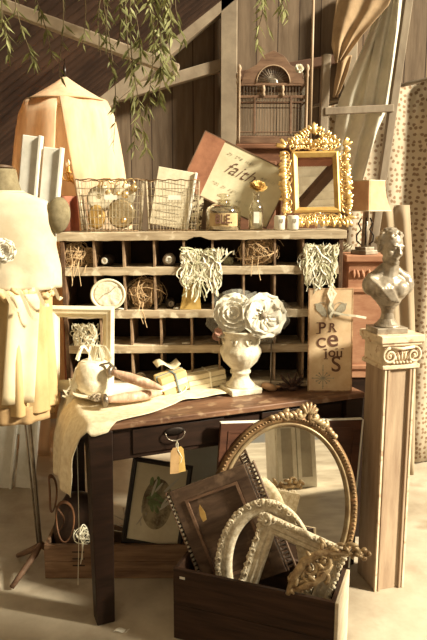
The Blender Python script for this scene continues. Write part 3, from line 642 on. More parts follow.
# wrapped bundles
def bundle(label, c, w, d, h, yaw, band, wrap=PAPER, roll=0):
    t = thing('wrapped_parcel', label, 'parcel', c, R(yaw)); t.rotation_euler = (0, -R(roll), R(yaw))
    for i in range(3):
        m = MB(); m.box((ru(-.003, .003), ru(-.003, .003), h * (i + .5) / 3), (w - ru(0, .008), d - ru(0, .008), h / 3 * .94)); m.build('paper_fold', wrap if i != 1 else BOOKP, t, bevel=.003)
    m = MB(); m.box((w * .08, 0, h / 2), (.006, d + .003, h + .003)); m.box((0, 0, h / 2), (w + .003, .005, h + .003)); m.build('string_band', band, t); return t
bundle('paper parcel tied with blue grey string, propped left of the white urn', D(.385, .26, DH + .014), .115, .09, .080, 26, mat('blue_grey_string', (.20, .24, .24), rough=.9), mat('ochre_parcel_paper', (.70, .54, .26), (.56, .40, .17), 12, rough=.9), 14)
bundle('long cream paper packet tied with string beside the white urn', D(.530, .29, DH + .012), .17, .09, .066, 22, RAFF, PAPER, 6)
m = MB(); m.grid(lambda u, v: D(.32 + .10 * u, .27 + .06 * v, DH + .112 + .012 * sin(u * 7) + .01 * v), 8, 4); tag(m.build('torn_paper', PAPER, smooth=True, solid=.001), 'torn cream paper sheet lying over the blue tied parcel', 'paper')
m = MB(); m.ell((0, 0, 0), (.033, .03, .028), n=20, m=12); m.ell((-.028, 0, 0), (.008, .014, .014)); o = m.build('clay_pot', mat('tan_clay', (.40, .31, .2), rough=.8), smooth=True); o.location = D(.285, .40, DH + .036); tag(o, 'small round tan clay pot lying behind the blue tied parcel', 'pot')
m = MB(); q0 = atz(174, 391, DH + .022)
m.tube([q0 + V((.045 * cos(a) + .02 * sin(a), .018 * sin(a), .018 * sin(a) + .004)) for a in [2 * pi * k / 20 for k in range(20)]], .0022, 6, True); m.tube([q0 + V((.03 * cos(a), .014 * sin(a) - .006, .01 * sin(a) - .002)) for a in [2 * pi * k / 20 for k in range(20)]], .002, 6, True)
tag(m.build('ribbon_loop', RAFF, smooth=True), 'white ribbon loop lying at the spindle tips', 'ribbon')
# urn
up = atz(240, 389, DH); up.y -= .035; t = thing('plaster_urn', 'white aged pedestal urn with square foot holding white flowers', 'urn', (up.x, up.y, DH + .001), AZ)
m = MB(); m.box((0, 0, .012), (.135, .135, .024)); m.build('plinth', PLAST, t, bevel=.004)
m = MB(); m.lathe([(.058, .022), (.058, .032), (.045, .046), (.036, .06), (.034, .075), (.042, .08), (.042, .088), (.036, .094), (.045, .105), (.068, .13), (.082, .165), (.080, .18), (.074, .19), (.074, .225), (.080, .245), (.090, .252), (.090, .260), (.082, .258), (.070, .235), (.055, .18), (.0, .15)], 48,
    fn=lambda a, z, i: 1 + (.035 * abs(sin(a * 8)) if .1 < z < .185 and i < 14 else 0) + (.02 * sin(a * 14) if .19 < z < .24 and i < 15 else 0)); m.build('urn_bowl', PLAST, t, smooth=True)
for k in range(8):
    a = 2 * pi * k / 8; m = MB(); m.tube([(.076 * cos(a + s * .3 - .15), .076 * sin(a + s * .3 - .15), .225 - .02 * sin(pi * s)) for s in [i / 6 for i in range(7)]], .004, 6); m.build('swag', PLAST, t, smooth=True)
URN = V((up.x, up.y, DH))
flower('fabric_rose', 'large ivory fabric flower with dark centre at the right of the urn', URN + V((.085, -.05, .322)), .090, 7, PETAL, STONEG, 2, (78, 8, 8), lf=.09, wdm=1.7)
flower('fabric_rose', 'ivory fabric flower without centre at the left of the urn', URN + V((-.028, -.035, .330)), .078, 6, PETAL, None, 5, (76, -12, -6), lf=.13, wdm=1.7)
m = MB(); random.seed(41)
for (cx, cz_, n0) in ((-.02, .31, 0), (.085, .305, 5)):
    for k in range(11):
        a = 2 * pi * k / 11 + n0; r1 = ru(.09, .12); c = URN + V((cx, .0, cz_))
        m.add([c, c + V((r1 * cos(a - .35), ru(-.03, .02), r1 * sin(a - .35))), c + V((r1 * 1.12 * cos(a), ru(-.03, .02), r1 * 1.0 * sin(a))), c + V((r1 * cos(a + .35), ru(-.03, .02), r1 * sin(a + .35)))], [(0, 1, 2, 3)])
tag(m.build('tulle_wrap', TULLE), 'crumpled translucent tulle around the two ivory flowers', 'tulle')
for i, (dx, dz) in enumerate(((-.09, .255), (-.075, .272), (-.06, .262), (-.098, .235), (-.045, .275), (-.08, .245))):
    flower('rosebud', 'tiny dried pink or white rosebud at the left rim of the urn', URN + V((dx, -.045 + .01 * (i % 2), dz)), .018, 5, PINKF if i % 3 == 0 else PETAL, None, 2, (60, ru(-20, 20), 0), 'flower', 'tiny rosebuds at the urn rim')
m = MB(); q0 = at(270, 378, 2.62); m.tube([(q0.x, 2.585, DH + .003), (q0.x, 2.585, .99)], .003, 6); tag(m.build('thin_rod', STEEL, smooth=True), 'thin grey rod standing behind the urn against the shelf', 'rod')
# dried pods
m = MB(); c = atz(292, 391, DH); random.seed(44)
for i in range(26):
    a = ru(0, 2 * pi); el = ru(.1, 1.3); L_ = ru(.045, .078); d_ = V((cos(a) * cos(el), sin(a) * cos(el) * .7, sin(el))); m.tube([c + V((0, 0, .012)), c + V((0, 0, .012)) + d_ * L_ * .5, c + V((0, 0, .012)) + d_ * L_], [.002, .006, .003], 6)
m.ell(c + V((0, 0, .012)), (.025, .02, .012)); tag(m.build('dried_pods', CONE, smooth=True), 'cluster of spiky dark dried seed pods between the urn and plank sign', 'dried pods')
m = MB(); c = atz(269, 391, DH); m.ell((0, 0, 0), (.034, .022, .016), Matrix.Rotation(.3, 3, 'Y'), 16, 10); m.tube([(.03, 0, 0), (.05, -.004, .002)], [.009, .003], 6); o = m.build('dried_gourd', mat('tan_gourd', (.46, .28, .15), (.34, .18, .09), 30, rough=.7), smooth=True); o.location = c + V((0, 0, .017)); tag(o, 'small tan dried gourd lying just right of the urn foot', 'gourd')
# plank sign
sp0 = atz(328, 390, DH); t = thing('plank_sign', 'distressed cream plank sign lettered PRECIOUS leaning on the shelf', 'sign'); SW, SH = .178, .42
lean(t, V((sp0.x, sp0.y - .01, DH + SH / 2 + .002)), .6, 2.5, -2)
m = MB(); N = 20; random.seed(50); poly = [(-SW / 2 + ru(0, .003), -SH / 2 + SH * i / N) for i in range(N + 1)] + [(SW / 2 - ru(0, .003), SH / 2 - SH * i / N) for i in range(N + 1)]
m.prism(poly[::-1], -.009, .009); m.build('plank', mat('distressed_sign_paint', (.72, .56, .36), (.56, .38, .22), 9, rough=.8, c3=(.64, .46, .29)), t, bevel=.002)
m = MB(); m.loop(rect(SW + .001, SH + .001), [(0, -.0095), (.005, -.0097), (.005, .0), (0, .0)]); m.build('worn_edge', mat('worn_brown_edge', (.30, .15, .08), (.55, .38, .22), 40, rough=.8), t)
for s_, sz, x, z in (('P', .062, -.034, .050), ('R', .046, .007, .053), ('e', .100, .010, .006), ('C', .056, -.036, -.011), ('i', .058, -.017, -.054), ('o', .056, .007, -.050), ('u', .056, .037, -.052), ('S', .090, .024, -.100)):
    text('letter', s_, sz, INK, t, x, -.0098, z, off=.0008)
m = MB()
for (x, z, w_) in ((-.049, .029, .018), (-.049, .072, .014), (-.004, .036, .012), (.020, .036, .010), (-.017, -.075, .016), (-.021, -.036, .010), (.026, -.034, .010), (.049, -.034, .010)): m.box((x, -.0100, z), (w_, .001, .003))
m.build('serifs', INK, t)
m = MB(); y = -.0100
for sx in (-1, 1):
    m.tube(spiral((sx * .040, .130), .030, .010, pi / 2 - sx * pi / 2 + pi, sx * -.9, 18, y), [.004 + .004 * sin(pi * i / 18) for i in range(19)], 6, flat=.2)
    m.prism([(sx * .015, .095), (sx * .02, .125), (sx * .04, .150), (sx * .065, .150), (sx * .055, .125), (sx * .035, .100)][::sx], y - .0004, y + .001)
m.prism([(0, .085), (.014, .11), (.010, .15), (0, .165), (-.010, .15), (-.014, .11)], y - .0006, y + .001); m.v = [(a, y - .0006 + (b - y) * .06, c) for a, b, c in m.v]; m.build('fleur_emblem', INKG, t)
m = MB()
for k in range(12):
    a = pi * k / 6; r_ = .042 if k % 3 == 0 else .030; m.tube([(-.028, y, -.155), (-.028 + r_ * cos(a), y, -.155 + r_ * .8 * sin(a))], .0012, 4); m.ell((-.028 + r_ * cos(a), y, -.155 + r_ * .8 * sin(a)), (.0035, .0008, .003), n=6, m=4)
m.tube([(-.028, y, -.10), (-.028, y, -.20)], .0013, 4); m.v = [(a, y + (b - y) * .15, c) for a, b, c in m.v]; m.build('snowflake_emblem', INKG, t)
m = MB(); q = -.016
for pts in ([(0, q, .20), (.004, q, .17), (-.004, q, .14), (.01, q, .12)], [(0, q, .22), (-.012, q, .19), (.0, q - .004, .16)], [(.01, q, .115), (.05, q, .105), (.10, q - .004, .10), (.14, q, .092)], [(.01, q, .12), (-.004, q, .10), (.0, q, .09)], [(0, q, .215), (.018, q, .19), (.005, q, .165), (.0, q, .15)]): m.ribbon(pts, .009, (0, -1, 0))
m.build('raffia_tie', RAFF, t, solid=.001)

# ================================================================ UNDER AND IN FRONT OF THE DESK
def crate(name, label, c, yaw, w, d, h, m_, n=3, th=.014, side=None):
    t = thing(name, label, 'crate', c, yaw)
    for nm, bx_ in (('front', ((0, 0, 0), (w, th, h))), ('back', ((0, d - th, 0), (w, d, h)))):
        m = MB()
        for i in range(n): m.box2((0, bx_[0][1], h * i / n + .0015), (w, bx_[1][1], h * (i + 1) / n))
        m.build(nm + '_panel', m_, t, bevel=.002)
    for x in (0, w - th):
        m = MB(); m.box2((x, th, 0), (x + th, d - th, h)); m.build('side_panel', side or m_, t, bevel=.002)
    m = MB(); m.box2((th, th, 0), (w - th, d - th, .012)); m.build('bottom_panel', m_, t); return t
ZT = .27; c0, c1 = atz(173, 568, ZT), atz(335, 603, ZT); yw = math.atan2(c1.y - c0.y, c1.x - c0.x); cw = (c1 - c0).length
fc = crate('front_crate', 'dark brown wooden crate in the foreground filled with ornate frames', (c0.x, c0.y, 0), yw, cw, .21, ZT, DARKX, 2)
m = MB(); m.box((.035, -.001, ZT - .03), (.020, .001, .009)); m.build('price_sticker', WHITE, fc)
m = MB(); m.box2((cw, 0, 0), (cw + .012, .21, ZT)); m.build('sunlit_end', mat('painted_sunlit_end', (.70, .60, .45), (.55, .44, .30), 9, (1, 1, 4), .7), fc, bevel=.002)  # pale colour stands in for sunlight on the crate's right end
def FC(a, b, z): return fc.matrix_basis @ V((a, b, z))
lcA = atz(47, 575, 0); lc = crate('long_crate', 'long low brown wooden crate on the floor under the desk', (lcA.x, 2.44, 0), 0, .80, .17, .150, mat('brown_crate_boards', (.30, .18, .10), (.13, .07, .04), 7, (.6, 4, 7), .75), 2)
m = MB()
for i, z in enumerate((.06, .09, .12)): m.box((.14, -.001, z), (.05, .001, .005))
m.build('stencil_marks', BLK, lc)

# dark shutter panel in the crate
t = thing('panelled_board', 'dark wooden panelled board with slotted comb edge, tilted in the front crate', 'wooden board'); PW, PH = .30, .40
lean(t, V((.050, 2.17, .358)), 24.5, 9, -12)
m = MB(); m.loop(rect(PW, PH), [(0, .010), (0, -.010), (.045, -.010), (.052, -.004), (.052, .010)]); m.build('border', FADEM, t, bevel=.002)
m = MB(); m.box((0, .002, 0), (PW - .10, .008, PH - .10)); m.build('panel', FADEM, t)
m = MB(); m.loop(rect(PW - .10, PH - .10), [(-.004, -.012), (-.004, -.014), (.006, -.014), (.006, -.004)]); m.build('inner_moulding', CAGEW, t)
m = MB(); x0 = PW / 2 + .004
m.box((x0 + .002, 0, 0), (.005, .018, PH)); m.box((x0 + .030, 0, 0), (.005, .018, PH))
for i in range(26): m.box((x0 + .016, 0, -PH / 2 + .012 + i * (PH - .02) / 25), (.026, .014, .0055))
m.build('comb_edge', FADEM, t)
m = MB()
for i in range(24): m.box((-PW / 2 - .008, -.004, -PH / 2 + .015 + i * (PH - .03) / 23), (.009, .010, .008))
m.build('toothed_edge', mat('worn_teeth', (.42, .36, .27), rough=.7), t)
m = MB(); m.box((-PW / 2 - .014, .0, 0), (.004, .016, PH)); m.build('edge_strip', CAGEW, t)
m = MB(); m.prism([(-.008, 0), (.008, .004), (.012, .03), (.004, .062), (-.004, .05), (-.010, .025)], -.016, -.0145, Matrix.Translation((-.06, 0, .06))); m.build('gold_leaf_tag', GOLDF, t)

# board behind the mirror
t = thing('door_panel', 'dark red brown wooden panel with right edge coloured white as if sunlit, behind the oval mirror', 'wooden board'); q0, q1, q2 = at(205, 420, 2.30), at(365, 435, 2.30), at(365, 562, 2.30)
bw = (q1 - q0).length; bh = .62; lean(t, (q0 + q1) / 2 + V((.02, .060, -bh / 2)), -4.8, 2, 19)
m = MB(); m.box((0, 0, 0), (bw, .016, bh)); m.build('board', MAHO, t, bevel=.002)
m = MB(); m.box((bw / 2 + .003, 0, 0), (.006, .018, bh)); m.box((0, 0, bh / 2 + .002), (bw, .018, .004)); m.build('white_edge', WHITE, t)  # white on the right edge paints in the side light
m = MB(); m.loop(rect(bw - .06, bh - .06), [(0, -.008), (0, -.011), (.008, -.011), (.008, -.008)]); m.build('moulding', MAHO, t)
# oval mirror
t = thing('oval_mirror', 'large oval mirror in antique gilt frame with carved crest', 'mirror'); oa, ob = .285, .372
lean(t, V((.262, 2.268, .376)), -5, 8.5, 7)
OV = oval(oa, ob, 96)
m = MB(); m.loop(OV, [(0, .012), (0, -.004), (.006, -.014), (.016, -.018), (.024, -.014), (.030, -.010)] + [(.032, .012)]); m.build('outer_frame', OLDG, t, smooth=True)
m = MB(); m.loop(OV, [(.030, .006), (.031, -.012), (.036, -.015), (.041, -.011), (.048, -.002), (.050, .006)]); m.build('inner_rim', mat('rubbed_gilt_rim', (.36, .28, .16), (.20, .13, .07), 20, metal=.4, rough=.4), t, smooth=True)
m = MB(); pts = oval(oa - .045, ob - .045, 96)(0); m.prism(pts, -.001, .003); m.build('mirror_glass', MIRR, t)
m = MB(); random.seed(61)
for k in range(150):
    a = 2 * pi * k / 150; m.ell(((oa - .013) * cos(a), -.017, (ob - .013) * sin(a)), (.0065, .004, .0045), n=6, m=4)
m.build('carved_beading', OLDG, t, smooth=True)
m = MB()
for sx in (-1, 1):
    scroll(m, (sx * .028, ob + .006), .022, pi / 2, sx * 1.2, .009, -.012); scroll(m, (sx * .066, ob - .012), .016, pi / 2, -sx * 1.2, .008, -.012)
    for k in range(7): a = pi / 2 - sx * (.04 + .055 * k); leafblob(m, ((oa - .006) * cos(a), (ob - .006) * sin(a)), a - sx * ru(.9, 1.4), .036 - .002 * k, .017, .009, -.014)
for k in range(5): leafblob(m, (0, ob + .008), pi / 2 + (k - 2) * .45, .040, .015, .008, -.016)
for v_ in range(len(m.v)):
    x_, y_, z_ = m.v[v_]; zz = z_ - ob; q_ = R(-13); m.v[v_] = (x_ * 1.1 * cos(q_) + zz * 1.25 * -sin(q_) * -1 * -1 + .058, y_ * 1.2, ob - .006 + x_ * 1.1 * sin(q_) + zz * 1.25 * cos(q_))
m.build('crest', mat('crest_gilt', (.50, .38, .22), (.22, .13, .07), 30, metal=.4, rough=.4), t, smooth=True)
# ornate oval frame
def bumpy(m, ring, n, r, y, jit=.25):
    for k in range(n):
        x, z, a = ring(k / n); m.ell((x, y + ru(-.002, .002), z), (r * ru(1 - jit, 1 + jit), r * .8, r * ru(1 - jit, 1 + jit)), n=8, m=5)
        if k % 3 == 0: m.tube(spiral((x - .006 * cos(a), z - .006 * sin(a)), r * 1.2, r * .3, a, 1.1, 8, y - r * .5), r * .28, 5)
        if k % 2: leafblob(m, (x, z), a + pi / 2 + ru(-.5, .5), r * 1.5, r * .9, r * .5, y - r * .4)
CRF = mat('ivory_frame_paint', (.76, .68, .52), (.48, .38, .24), 60, rough=.6, bump=.3)
t = thing('picture_frame', 'ornate ivory oval frame with beaded scrollwork border, leftmost in the front crate', 'picture frame'); lean(t, FC(.290, .135, .262) , -3, 6, -14)
ra, rb_ = .172, .240; OO = oval(ra, rb_, 72); m = MB(); m.loop(OO, [(0, .012), (.002, -.002), (.014, -.006), (.022, .0), (.030, -.006), (.046, -.004), (.055, .006), (.055, .012)]); m.build('frame_body', CRF, t, smooth=True)
m = MB(); random.seed(66); bumpy(m, lambda s: ((ra - .004) * cos(2 * pi * s), (rb_ - .004) * sin(2 * pi * s), 2 * pi * s), 84, .0095, -.006); m.build('scroll_border', CRF, t, smooth=True)
# ornate rectangular frame
t = thing('picture_frame', 'ornate ivory rectangular frame with carved leafy edge, tilted in the front crate', 'picture frame'); rw, rh = .30, .37
lean(t, FC(.385, .085, .258), -15, 9, -20)
RR = rect(rw, rh); m = MB(); m.loop(RR, [(0, .014), (0, -.004), (.012, -.012), (.020, -.004), (.034, -.006), (.040, .0), (.052, -.002), (.060, .006), (.060, .014)]); m.build('frame_body', CRF, t, bevel=.001)
m = MB(); random.seed(71)
def rring(s):
    per = 2 * (rw + rh); d = s * per
    if d < rw: return -rw / 2 + d, rh / 2 - .004, pi / 2
    if d < rw + rh: return rw / 2 - .004, rh / 2 - (d - rw), 0
    if d < 2 * rw + rh: return rw / 2 - (d - rw - rh), -rh / 2 + .004, -pi / 2
    return -rw / 2 + .004, -rh / 2 + (d - 2 * rw - rh), pi
bumpy(m, rring, 90, .009, -.008, .4)
for sx in (-1, 1):
    for sz in (-1, 1):
        scroll(m, (sx * (rw / 2 - .018), sz * (rh / 2 - .018)), .022, ru(0, 6), sx * 1.1, .007, -.012)
        for q in range(5): leafblob(m, (sx * (rw / 2 - .02), sz * (rh / 2 - .02)), math.atan2(sz, sx) + (q - 2) * .5, .032, .016, .007, -.012)
for q in range(9): leafblob(m, (-.04 + .01 * q, rh / 2 - .012), pi / 2 + (q - 4) * .28, .026, .014, .006, -.012)
m.build('carved_leaves', CRF, t, smooth=True)
# gold scroll ornament
t = thing('scroll_ornament', 'gilded baroque leaf scroll fragment lying over the right edge of the front crate', 'ornament'); lean(t, FC(.505, .030, .372), 12, 8, -12)
m = MB(); random.seed(77)
sc = lambda x, z, r, a0, tn, th: scroll(m, (x, z), r, a0, tn, th, ru(-.006, .004))
for x, z, r, a0, tn, th in ((-.085, -.045, .030, 0, 1.3, .009), (-.035, -.005, .030, 2, -1.3, .010), (.015, .015, .026, 4, 1.2, .009), (-.055, -.055, .022, 1, -1.2, .008), (.0, -.035, .024, 5, 1.1, .008), (.055, .025, .019, 2.5, -1.2, .008)): sc(x, z, r, a0, tn, th)
m.tube([(-.12, 0, -.085), (-.09, -.004, -.03), (-.045, -.006, .02), (.01, -.006, .04), (.07, -.004, .035), (.13, 0, .02)], [.008, .013, .015, .014, .011, .007], 8)
m.tube([(-.10, 0, -.07), (-.05, -.004, -.06), (0, -.004, -.04), (.04, 0, .0)], [.010, .013, .012, .007], 8)
for q in range(30):
    s = q / 29; x = -.11 + .24 * s; z = -.06 + .11 * sin(s * 1.9) + ru(-.02, .02); leafblob(m, (x, z), ru(-.6, 2.2) if q % 2 else ru(-2.4, -.4), ru(.028, .044), .014, .007, ru(-.012, .0))
for (x, z, r) in ((.13, .025, .014), (.147, .034, .010), (.142, .010, .010), (.158, .022, .009), (.118, .042, .010)): m.ell((x, -.002, z), r, n=8, m=6)
m.build('leaf_scrollwork', BRONZE, t, smooth=True)

# framed botanical print
t = thing('botanical_print', 'framed botanical print with green oval picture under the desk', 'framed picture'); bw_, bh_ = .250, .36
lean(t, at(157, 502, 2.49) + V((0, 0, -.01)), -7.5, 9, -5)
m = MB(); m.loop(rect(bw_, bh_), [(0, .008), (0, -.008), (.006, -.010), (.018, -.008), (.020, .0), (.020, .008)]); m.build('frame', BLK, t, bevel=.001)
m = MB(); m.box((0, .003, 0), (bw_ - .036, .004, bh_ - .036)); m.build('mat_board', PAPER, t)
m = MB(); m.prism(oval(.062, .105, 36)(0), -.0005, .001); m.build('oval_picture', mat('dim_oval_ground', (.40, .33, .2), (.10, .07, .04), 16, rough=.8, lo=.4, hi=.6), t)
m = MB(); random.seed(81)
for i in range(15): leafblob(m, (ru(-.055, .03), ru(-.02, .09)), ru(0, 6.2), ru(.03, .05), .016, .0008, -.0012)
m.build('green_leaves', mat('print_green', (.22, .28, .12), (.10, .12, .05), 40, rough=.8), t)
m = MB()
for i in range(7): leafblob(m, (ru(-.03, .03), ru(-.07, .06)), ru(.6, 1.6), ru(.05, .09), .010, .0007, -.0018)
m.build('pale_blooms', mat('print_pale', (.62, .57, .45), rough=.8), t)
m = MB(); m.box((0, 0, 0), (.20, .16, .49)); o = m.build('white_box', mat('cool_white_enamel', (.66, .70, .66), (.58, .61, .57), 8, rough=.4), bevel=.008); o.location = (-.06, 2.86, .245); tag(o, 'tall pale bluish white box standing behind the framed print', 'box')

# things in the long crate
t = thing('leather_satchel', 'dark brown leather bag standing in the left end of the long crate', 'bag', (at(80, 540, 2.55).x, 2.54, .014))
m = MB(); m.lathe([(.0, 0), (.10, .0), (.115, .04), (.11, .16), (.09, .25), (.05, .31), (0, .325)], 28, M=Matrix.Diagonal((.95, .62, 1)), fn=lambda a, z, i: 1 + .04 * sin(a * 5 + z * 20)); m.build('bag_body', mat('dark_leather', (.06, .032, .02), (.025, .014, .01), 14, rough=.4), t, smooth=True)
m = MB(); m.tube([(-.075 + .03 * sin(s * pi), -.07, .17 + .12 * s) for s in [i / 8 for i in range(9)]], .007, 6, flat=.4); m.build('bag_strap', LEATH, t, smooth=True)
for lab, cx, cy, rx, rz in (('looped brown leather strap hanging over the long crate, larger loop', 64, 520, .036, .085), ('looped brown leather strap at the left crate corner, narrower loop', 52, 492, .014, .075)):
    m = MB(); c = at(cx, cy, 2.425); m.tube([c + V((rx * cos(a), .02 * cos(a * 2), rz * sin(a) * (1 + .15 * cos(a)))) for a in [2 * pi * k / 26 for k in range(26)]], .008, 6, True, .45); tag(m.build('leather_strap', LEATH, smooth=True), lab, 'strap')
m = MB(); random.seed(90); c = at(134, 528, 2.50)
for i in range(18): m.tube([V((c.x, 2.53, .06)), V((c.x + ru(-.06, .06), 2.5 + ru(0, .05), .15)), V((c.x + ru(-.12, .10), 2.5 + ru(-.03, .06), ru(.18, .30)))], .0022, 4)
tag(m.build('pale_twigs', mat('bleached_twig', (.55, .48, .38), rough=.8)), 'bunch of pale bleached twigs sticking out of the long crate', 'twigs')
nest('raffia_knot', 'knotted white raffia bow tied on the front of the long crate', at(84, 536, 2.415) - V((0, 0, .03)), .035, 22, RAFF, flat=1, rad=.0016, tails=4, cat='raffia')
m = MB(); m.tube([at(77, 444, 2.2), at(78, 480, 2.2), at(79, 525, 2.2), at(78, 585, 2.2)], .0013, 4); tag(m.build('hanging_string', RAFF), 'thin white string hanging from the cloth in front of the desk leg', 'string')
m = MB(); c = atz(120, 631, 0); m.grid(lambda u, v: c + V((.05 * (u - .5) + .01 * v, .02 * (v - .5), .003 + .004 * sin(u * 6))), 6, 3); tag(m.build('paper_scrap', WHITE, solid=.001), 'small pale paper scrap lying on the floor near the desk leg', 'paper scrap')

# ================================================================ PEDESTAL, BUST, LAMP
yawp = R(15); top = 1.035; k0 = atz(382, 337, top)
ped = thing('pilaster_pedestal', 'wooden pilaster pedestal with cream scrolled ionic capital under the bust', 'pedestal', (k0.x, k0.y, 0), yawp); S_ = .180; DPp = .175
m = MB(); m.box2((0, 0, top - .028), (S_, DPp, top)); m.box2((.006, .006, top - .04), (S_ - .006, DPp - .006, top - .026)); m.build('abacus', CAP, ped, bevel=.004)
m = MB(); m.box2((.02, .014, top - .115), (S_ - .018, DPp - .01, top - .038)); m.box2((.012, .006, top - .128), (S_ - .012, DPp - .006, top - .112)); m.build('capital_block', CAP, ped, bevel=.003)
m = MB(); cz0 = top - .076
for sx, a0 in ((-1, pi / 2), (1, pi / 2)):
    cx = S_ / 2 + sx * .050; m.tube(spiral((cx, cz0), .031, .006, pi / 2, sx * -1.6 * -1 * (-1), 26, .006), [.0058 * (1 - .35 * i / 26) for i in range(27)], 8); m.ell((cx, .006, cz0), .007)
m.tube([(S_ / 2 - .05, .006, cz0 + .031), (S_ / 2, .004, cz0 + .026), (S_ / 2 + .05, .006, cz0 + .031)], .006, 8); m.build('volutes', CAP, ped, smooth=True)
m = MB()
for q in range(5): leafblob(m, (S_ / 2 + (q - 2) * .010, cz0 - .02), pi / 2 + (q - 2) * -.22, .036, .010, .005, .008)
for q in range(6): m.ell((S_ / 2 + (q - 2.5) * .014, .006, cz0 - .026), .006)
m.build('carved_leaves', CAP, ped, smooth=True)
m = MB(); m.box2((.028, .022, 0), (S_ - .026, DPp - .012, top - .125)); m.build('shaft', PILW, ped, bevel=.002)
for x in (.030, .044, S_ - .044, S_ - .030):
    m = MB(); m.box2((x - .0045, .012, .0), (x + .0045, .024, top - .128)); m.build('fluting', CAP if x in (.030, S_ - .030) else PILW, ped, bevel=.0015)
bx0 = ped.matrix_basis @ V((S_ / 2 - .022, DPp / 2, top))

def bust(c):
    t = thing('portrait_bust', 'silvery plaster bust of a curly haired youth on the pedestal', 'bust', c, R(12))
    m = MB(); m.box((0, 0, .011), (.125, .10, .022)); m.lathe([(.046, .02), (.050, .026), (.040, .034), (.026, .052), (.022, .075), (.026, .09), (.034, .10)], 24); m.build('socle', SILV, t, bevel=.002, smooth=False)
    m = MB()
    # chest, shoulders, neck
    m.ell((0, .0, .165), (.078, .048, .060), n=20, m=14); m.ell((0, -.004, .125), (.050, .038, .035), n=18, m=12)
    for sx in (-1, 1):
        m.ell((sx * .070, .004, .180), (.033, .036, .040), n=16, m=10); m.ell((sx * .032, -.030, .165), (.036, .022, .032), n=14, m=10)
        m.tube([(sx * .015, .008, .245), (sx * .045, .006, .215), (sx * .072, .004, .200)], [.022, .024, .026], 10)
    m.tube([(0, .004, .19), (0, .0, .235), (.004, -.006, .275)], [.040, .031, .031], 14)
    H = V((-.006, -.010, .322)); Q = Euler((R(8), R(4), R(14))).to_matrix()
    def h(p, r, rot=None, n=14, k=10): m.ell(H + Q @ V(p), r, Q @ rot if rot else Q, n, k)
    h((0, .006, .012), (.044, .053, .050), n=24, k=16); h((0, -.016, -.020), (.033, .032, .042), n=20, k=14); h((0, -.038, -.050), (.014, .012, .011)); h((0, -.010, -.045), (.030, .026, .018))
    m.tube([H + Q @ V(p) for p in ((0, -.047, .010), (0, -.054, -.004), (0, -.061, -.016), (0, -.050, -.021))], [.0055, .006, .0078, .006], 8)
    for sx in (-1, 1):
        h((sx * .016, -.044, .013), (.013, .007, .0045)); h((sx * .015, -.042, .002), (.0085, .006, .0055)); h((sx * .022, -.032, -.018), (.013, .012, .014)); h((sx * .046, .004, -.008), (.006, .011, .017)); h((sx * .005, -.053, -.019), (.005, .005, .004))
    h((0, -.048, -.032), (.013, .006, .0038)); h((0, -.047, -.039), (.011, .006, .0042))
    random.seed(5)
    for i in range(95):
        a = ru(0, 2 * pi); e = ru(-.25, 1.5); d = V((cos(a) * cos(e), sin(a) * cos(e), sin(e)))
        if d.y < -.25 and d.z < .52: continue
        p = V((d.x * .047, .006 + d.y * .055, .012 + d.z * .053)); h(p, (ru(.007, .011), ru(.007, .011), ru(.006, .010)), n=8, k=6)
    # drapery over the left shoulder
    for k in range(4): m.tube([(-.085 + .012 * k, -.012, .21 - .004 * k), (-.05 + .012 * k, -.046, .17), (-.01 + .01 * k, -.048, .125 - .003 * k)], [.008, .009, .005], 8)
    o = m.build('bust_body', SILV, t, smooth=True, remesh=.0032); return t
bust(bx0)

# terracotta plinth + lamp
t = thing('terracotta_stand', 'tall square terracotta stand with dark lower half under the table lamp', 'stand', (.670, 2.86, 0)); hz = at(365, 255, 2.78).z
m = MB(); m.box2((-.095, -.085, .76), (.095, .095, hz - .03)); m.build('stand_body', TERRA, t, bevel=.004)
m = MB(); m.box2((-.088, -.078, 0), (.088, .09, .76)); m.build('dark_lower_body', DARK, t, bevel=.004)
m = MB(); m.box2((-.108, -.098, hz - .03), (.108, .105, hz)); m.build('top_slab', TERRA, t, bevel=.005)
for z in (hz - .16, hz - .50):
    m = MB(); m.box2((-.100, -.092, z), (.100, .1, z + .02)); m.build('band', TERRA, t, bevel=.003)
m = MB()
for k in range(7): leafblob(m, (-.07 + .022 * k, hz - .10), pi / 2 + .3 * sin(k), .04, .016, .006, -.088)
m.build('carved_leaves', TERRA, t, smooth=True)
t = thing('table_lamp', 'small table lamp with flared square tan shade behind the bust', 'lamp', (.655, 2.83, hz + .001), R(38))
m = MB(); m.box((0, 0, .009), (.085, .085, .018)); m.box((0, 0, .024), (.06, .06, .014)); m.build('base', SILV, t, bevel=.003)
m = MB(); m.tube([(0, 0, .03), (0, 0, .185)], [.016, .012], 12); m.build('stem', SILV, t, smooth=True)
m = MB()
for k in range(4):
    a = pi / 2 * k + pi / 4; m.tube([(cos(a) * r_, sin(a) * r_, z) for r_, z in ((.016, .04), (.034, .055), (.036, .08), (.018, .105), (.03, .13), (.018, .155))], [.003, .004, .004, .003, .004, .003], 6)
m.build('scroll_arms', IRON, t, smooth=True)
def shadefn(u, v):
    a = 2 * pi * u; k = (abs(cos(a)) ** 14 + abs(sin(a)) ** 14) ** (-1 / 14); r_ = .052 + .022 * (1 - v) ** 2 + .003
    p = Matrix.Rotation(pi / 4 * 0, 3, 'Z') @ V((r_ * cos(a) * k, r_ * sin(a) * k, .185 + .125 * v)); return p
m = MB(); m.grid(shadefn, 64, 8, True); m.build('shade', SHADE, t, smooth=False, solid=.002)
for v in (0, 1):
    m = MB(); m.tube([shadefn(i / 64, v) for i in range(64)], .0026, 5, True)
    m.build('shade_trim', mat('cream_braid', (.72, .62, .44), rough=.9), t)

